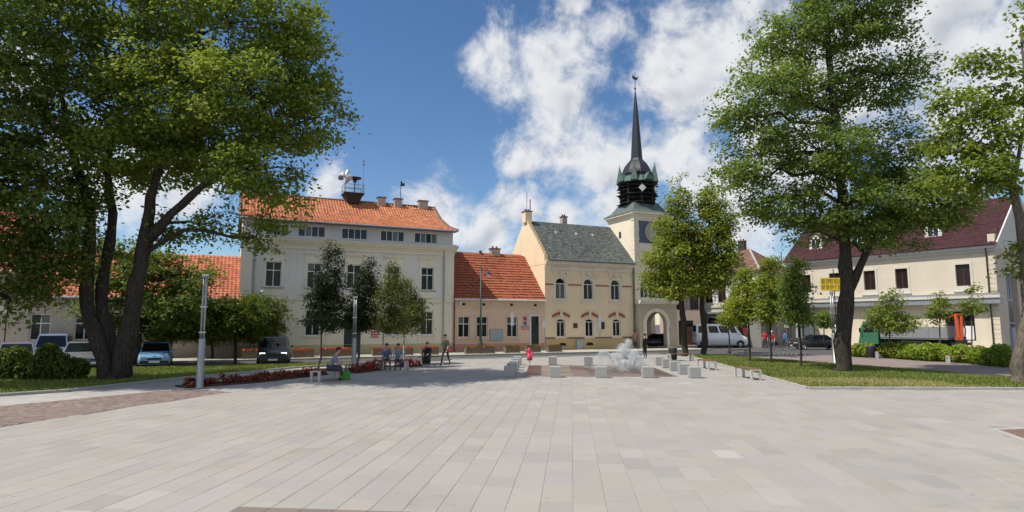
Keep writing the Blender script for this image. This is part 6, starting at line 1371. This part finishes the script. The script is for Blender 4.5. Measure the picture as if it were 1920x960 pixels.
part(tr, 'cab_window', 'car_glass', lambda mb: mb.box(-4.1, -3.3, -1.125, -1.1, 1.75, 2.4)); part(tr, 'windscreen', 'car_glass', lambda mb: mb.quad((-4.49, 1.0, 1.7), (-4.49, -1.0, 1.7), (-4.33, -1.0, 2.3), (-4.33, 1.0, 2.3)))
part(tr, 'mirror', 'plastic_black', lambda mb: mb.box(-4.35, -4.3, -1.4, -1.2, 1.7, 2.1))
for x in (1.3, .3, -3.8):
    for s in (-1, 1): wheel(tr, x, s * 1.15, .45, .3)

# ------------------------------------------------------------------ people
def person(label, x, y, rot, h, pose, top, bottom, sleeves='long', hair='hair_dark', shoes=(.03, .03, .03), skirt=None, z=.012, shirt=True, cap=None):
    """one continuous skinned figure facing local +y"""
    t = thing('person', label, 'person', (x, y, z), rot); k_ = h / 1.75
    J = {}; E_ = []
    def j(n, p, r, par=None, m=None): J[n] = (Vector(p) * k_, r * k_); (par is not None) and E_.append((par, n, m))
    sit = pose.startswith('sit'); hip = .55 if sit else .95; lean = {'sit': .06, 'sit_fwd': .22, 'stand': 0, 'walk': .04}[pose]
    j('pel', (0, 0, hip), .145); j('waist', (0, lean * .3, hip + .18), .125, 'pel', 'top'); j('chest', (0, lean * .8, hip + .38), .155, 'waist', 'top'); j('neckb', (0, lean * 1.1, hip + .52), .085, 'chest', 'top')
    j('neck', (0, lean * 1.3, hip + .58), .055, 'neckb', 'skin'); hz = hip + .66; hy = lean * 1.5 + .02
    j('jaw', (0, hy + .01, hz), .068, 'neck', 'skin'); j('head', (0, hy, hz + .075), .092, 'jaw', 'skin'); j('crown', (0, hy - .01, hz + .13), .06, 'head', 'skin')
    ua = 'top' if shirt else 'skin'; fa = 'top' if (sleeves == 'long' and shirt) else 'skin'
    for s, n in ((-1, 'l'), (1, 'r')):
        sw_ = (.22 if pose == 'walk' else 0) * s
        j('sh' + n, (s * .185, lean * .95, hip + .45), .065, 'chest', ua)
        if sit: el, wr = (s * .25, lean + .08, hip + .2), (s * .16, lean + .32, hip + .12)
        else: el, wr = (s * .235, lean - sw_ * .5 - .02, hip + .17), (s * .24, lean - sw_ + .06, hip - .08)
        j('el' + n, el, .045, 'sh' + n, ua); j('wr' + n, wr, .03, 'el' + n, fa)
        d = (Vector(wr) - Vector(el)).normalized() if not sit else Vector((-s * .3, .8, -.35)).normalized()
        pm = Vector(wr) + d * .075; j('pa' + n, pm, .034, 'wr' + n, 'skin'); side = Vector((0, 1, 0)).cross(d) if not sit else Vector((1, 0, 0)); side = side if side.length > .2 else Vector((1, 0, 0)); side.normalize(); side2 = Vector((0, 1, 0)) if not sit else side
        for q_ in range(4):
            o_ = side2 * (.026 * (q_ - 1.5)); ln = (.068, .078, .074, .058)[q_]; a_ = pm + o_ * 1.1 + d * .05; b_ = a_ + d * ln * .6 + Vector((0, 0, -.012)); j('f%d%s' % (q_, n), a_, .0095, 'pa' + n, 'skin'); j('g%d%s' % (q_, n), b_, .008, 'f%d%s' % (q_, n), 'skin')
        j('t' + n, pm + side2 * .05 + d * .01, .011, 'pa' + n, 'skin'); j('u' + n, pm + side2 * .062 + d * .045, .009, 't' + n, 'skin')
        st_ = (.30 if pose == 'walk' else .0) * s
        j('hip' + n, (s * .095, 0 if not sit else .02, hip - .06), .10, 'pel', 'bot')
        if sit: kn, an, toe = (s * .13, .44, hip - .02), (s * .13, .46 - (.1 if pose == 'sit_fwd' else 0), .09), (s * .15, .62 - (.1 if pose == 'sit_fwd' else 0), .035)
        else: kn, an, toe = (s * .11, st_ * .55 + .03, .50), (s * .115, st_ - (.06 if st_ < 0 else 0), .09 + (.05 if st_ < 0 else 0)), (s * .13, st_ + .15, .035)
        j('kn' + n, kn, .062, 'hip' + n, 'bot'); lo = 'skin' if skirt else 'bot'
        j('an' + n, an, .042, 'kn' + n, lo); j('toe' + n, toe, .036, 'an' + n, 'shoe')
    names = list(J); me = bpy.data.meshes.new('body'); bm = bmesh.new(); sk = bm.verts.layers.skin.verify(); vs_ = {}
    for n in names:
        v = bm.verts.new(J[n][0]); v[sk].radius = (J[n][1], J[n][1]); v[sk].use_root = n == 'pel'; vs_[n] = v
    vs_['chest'][sk].radius = (.175 * k_, .115 * k_); vs_['waist'][sk].radius = (.145 * k_, .105 * k_); vs_['pel'][sk].radius = (.155 * k_, .12 * k_)
    for a, b, m in E_: bm.edges.new((vs_[a], vs_[b]))
    bm.to_mesh(me); bm.free(); tmp = bpy.data.objects.new('tmp_body', me); COL.objects.link(tmp)
    tmp.modifiers.new('skin', 'SKIN').use_smooth_shade = True; ss_ = tmp.modifiers.new('sub', 'SUBSURF'); ss_.levels = 1; ss_.render_levels = 1
    dg = bpy.context.evaluated_depsgraph_get(); out = bpy.data.meshes.new_from_object(tmp.evaluated_get(dg)); bpy.data.objects.remove(tmp)
    out.name = 'body'; mats = [MATS['skin'], MATS[cloth(top)], MATS[cloth(bottom)], MATS[cloth(shoes)]]; out.materials.clear()
    for m in mats: out.materials.append(m)
    mi = {'skin': 0, 'top': 1, 'bot': 2, 'shoe': 3}
    segs = [(J[a][0], J[b][0], mi[m]) for a, b, m in E_]; A_ = np.array([s_[0] for s_ in segs]); B_ = np.array([s_[1] for s_ in segs]); M_ = np.array([s_[2] for s_ in segs]); AB = B_ - A_; l2 = (AB ** 2).sum(1)
    for p in out.polygons:
        c = np.array(p.center); tt = np.clip(((c - A_) * AB).sum(1) / l2, 0, 1); dd = np.linalg.norm(A_ + AB * tt[:, None] - c, axis=1); p.material_index = int(M_[dd.argmin()]); p.use_smooth = True
        if not shirt and p.material_index == 1: p.material_index = 0
        if p.center[2] < (hip - .02) * k_ and p.material_index == 1: p.material_index = 2
    put('body', out, t)
    H_ = J['head'][0]; hr = .105 * k_
    def f_(mb):                                 # hair cap, open at the face
        rs_ = []
        for i in range(6):
            a = math.pi / 2 * i / 5.2; rs_.append([(H_.x + hr * math.cos(a) * math.cos(q_) * .95, H_.y - .012 * k_ + hr * math.cos(a) * math.sin(q_) * 1.08, H_.z + .02 * k_ + hr * math.sin(a) * 1.08 - (.05 * k_ if math.sin(q_) < -.2 and i == 0 else 0)) for q_ in np.linspace(0, 2 * math.pi, 14, endpoint=False)])
        mb.rings(rs_)
    part(t, 'hair', cap or hair, f_, True)
    part(t, 'face', ['skin', 'hair_dark', 'sign_red'], lambda mb: (mb.ball((H_.x, H_.y + .10 * k_, H_.z - .02 * k_), .013 * k_, .022 * k_, .02 * k_, 6, 0), mb.ball((H_.x - .034 * k_, H_.y + .083 * k_, H_.z + .005 * k_), .012 * k_, .008 * k_, .007 * k_, 6, 1), mb.ball((H_.x + .034 * k_, H_.y + .083 * k_, H_.z + .005 * k_), .012 * k_, .008 * k_, .007 * k_, 6, 1), mb.ball((H_.x, H_.y + .082 * k_, H_.z - .055 * k_), .022 * k_, .008 * k_, .006 * k_, 6, 2), mb.ball((H_.x - .09 * k_, H_.y, H_.z - .01 * k_), .012 * k_, .02 * k_, .03 * k_, 6, 0), mb.ball((H_.x + .09 * k_, H_.y, H_.z - .01 * k_), .012 * k_, .02 * k_, .03 * k_, 6, 0)))
    if skirt:
        def f_(mb):
            if sit: mb.rings([[(q_[0] * w_, yy + q_[1] * .1, zz + q_[2] * hh) for q_ in ((-1, 0, -1), (1, 0, -1), (1, 0, 1), (-1, 0, 1))] for yy, zz, w_, hh in ((-.12 * k_, hip * k_, .17 * k_, .13 * k_), (.1 * k_, hip * k_ - .03, .2 * k_, .12 * k_), (.44 * k_, hip * k_ - .05, .22 * k_, .11 * k_), (.52 * k_, hip * k_ - .2, .22 * k_, .16 * k_))])
            else: mb.lathe([(.14 * k_, (hip + .12) * k_), (.19 * k_, (hip - .1) * k_), (.26 * k_, .52 * k_)], (0, 0, 0), 14)
        part(t, 'skirt', cloth(skirt), f_, True)
    return t
bx, by = G(616, 714)
person('seated woman in a blue-grey top on the bench by the flower bed', bx + .05, by - .05, R(-80), 1.80, 'sit_fwd', (.20, .23, .33), (.05, .05, .06), 'short', 'hair_dark', skirt=(.05, .05, .065))
x, y = G(646, 713); t = thing('shopping_bag', 'bright green shopping bag on the paving at the seated woman\'s feet', 'bag', (x + .05, y, .012), R(10))
part(t, 'sack', 'bag_green', lambda mb: mb.rings([[(-w_, -d_, z_), (w_, -d_, z_), (w_, d_, z_), (-w_, d_, z_)] for w_, d_, z_ in ((.17, .10, 0), (.2, .12, .12), (.2, .11, .3), (.17, .07, .38))])); part(t, 'handle', 'bag_green', lambda mb: mb.tube([(-.09, 0, .37), (-.07, 0, .5), (.07, 0, .5), (.09, 0, .37)], .01, 5))
bx, by = G(735, 693)  # both men's clothes are darkened to stand in for tree shade on them
person('man in blue seated on the left of the two on the bench', bx - .32, by, R(200), 1.76, 'sit', (.10, .13, .22), (.12, .09, .07), 'short')
person('man in pale blue shirt and jeans seated on the right of the two', bx + .32, by - .02, R(190), 1.76, 'sit_fwd', (.22, .27, .38), (.04, .06, .13), 'short')
bx, by = G(805, 684); person('person in dark clothes seated by the dark litter bin', bx - .05, by, R(170), 1.72, 'sit_fwd', (.03, .03, .035), (.02, .022, .025))
x, y = G(835, 686); person('man standing in olive top carrying a red bag near the planters', x, y, R(160), 1.8, 'walk', (.07, .075, .05), (.045, .05, .06), 'short')
t = thing('shoulder_bag', 'red shoulder bag at the standing man\'s side', 'bag', (x + .27, y + .02, .80), R(70)); part(t, 'sack', 'sign_red', lambda mb: mb.rings([[(-w_, -.06, z_), (w_, -.06, z_), (w_, .06, z_), (-w_, .06, z_)] for w_, z_ in ((.12, 0), (.15, .06), (.14, .28), (.11, .32))])); part(t, 'strap', 'sign_red', lambda mb: mb.tube([(-.1, 0, .31), (-.16, .05, .62), (.1, 0, .31)], .012, 5))
x, y = G(993, 687); person('small girl in a pink-red top walking beside the fountain', x, y, R(20), 1.18, 'walk', (.75, .06, .13), (.62, .50, .50), 'long', 'hair_dark', (.5, .4, .4), skirt=(.72, .06, .12))
x, y = G(1210, 673); person('person in black standing beyond the fountain', x, y, R(40), 1.72, 'stand', (.015, .016, .017), (.014, .015, .018))
t = thing('carrier_bag', 'violet bag on the ground beside the person in black', 'bag', (x - .45, y, 0.01), R(20)); part(t, 'sack', 'bag_violet', lambda mb: mb.rings([[(-w_, -d_, z_), (w_, -d_, z_), (w_, d_, z_), (-w_, d_, z_)] for w_, d_, z_ in ((.15, .09, 0), (.18, .1, .12), (.16, .07, .32))])); part(t, 'handle', 'bag_violet', lambda mb: mb.tube([(-.08, 0, .31), (0, 0, .42), (.08, 0, .31)], .01, 5))
x, y = G(1190, 655.5); person('person in a pink top walking by the town hall corner', x, y, R(-60), 1.72, 'walk', (.55, .22, .20), (.06, .05, .05), 'short', z=.02)
x, y = G(1435, 654); person('person in red top by the corner house, left of two in red', x, y, R(160), 1.75, 'stand', (.50, .03, .03), (.06, .06, .08), 'short')
x, y = G(1449, 656); person('person in red shirt and white cap, right of two in red', x, y, R(150), 1.72, 'walk', (.40, .02, .04), (.5, .5, .5), 'short', cap='sign_white')
x, y = G(1472, 656); person('person in blue jacket walking by the corner house', x, y, R(-60), 1.75, 'walk', (.04, .13, .32), (.03, .035, .05))
x, y = G(424, 671); person('pedestrian in light clothes on the shaded pavement behind the ball trees', x, y, R(-80), 1.7, 'walk', (.32, .28, .26), (.30, .27, .25))
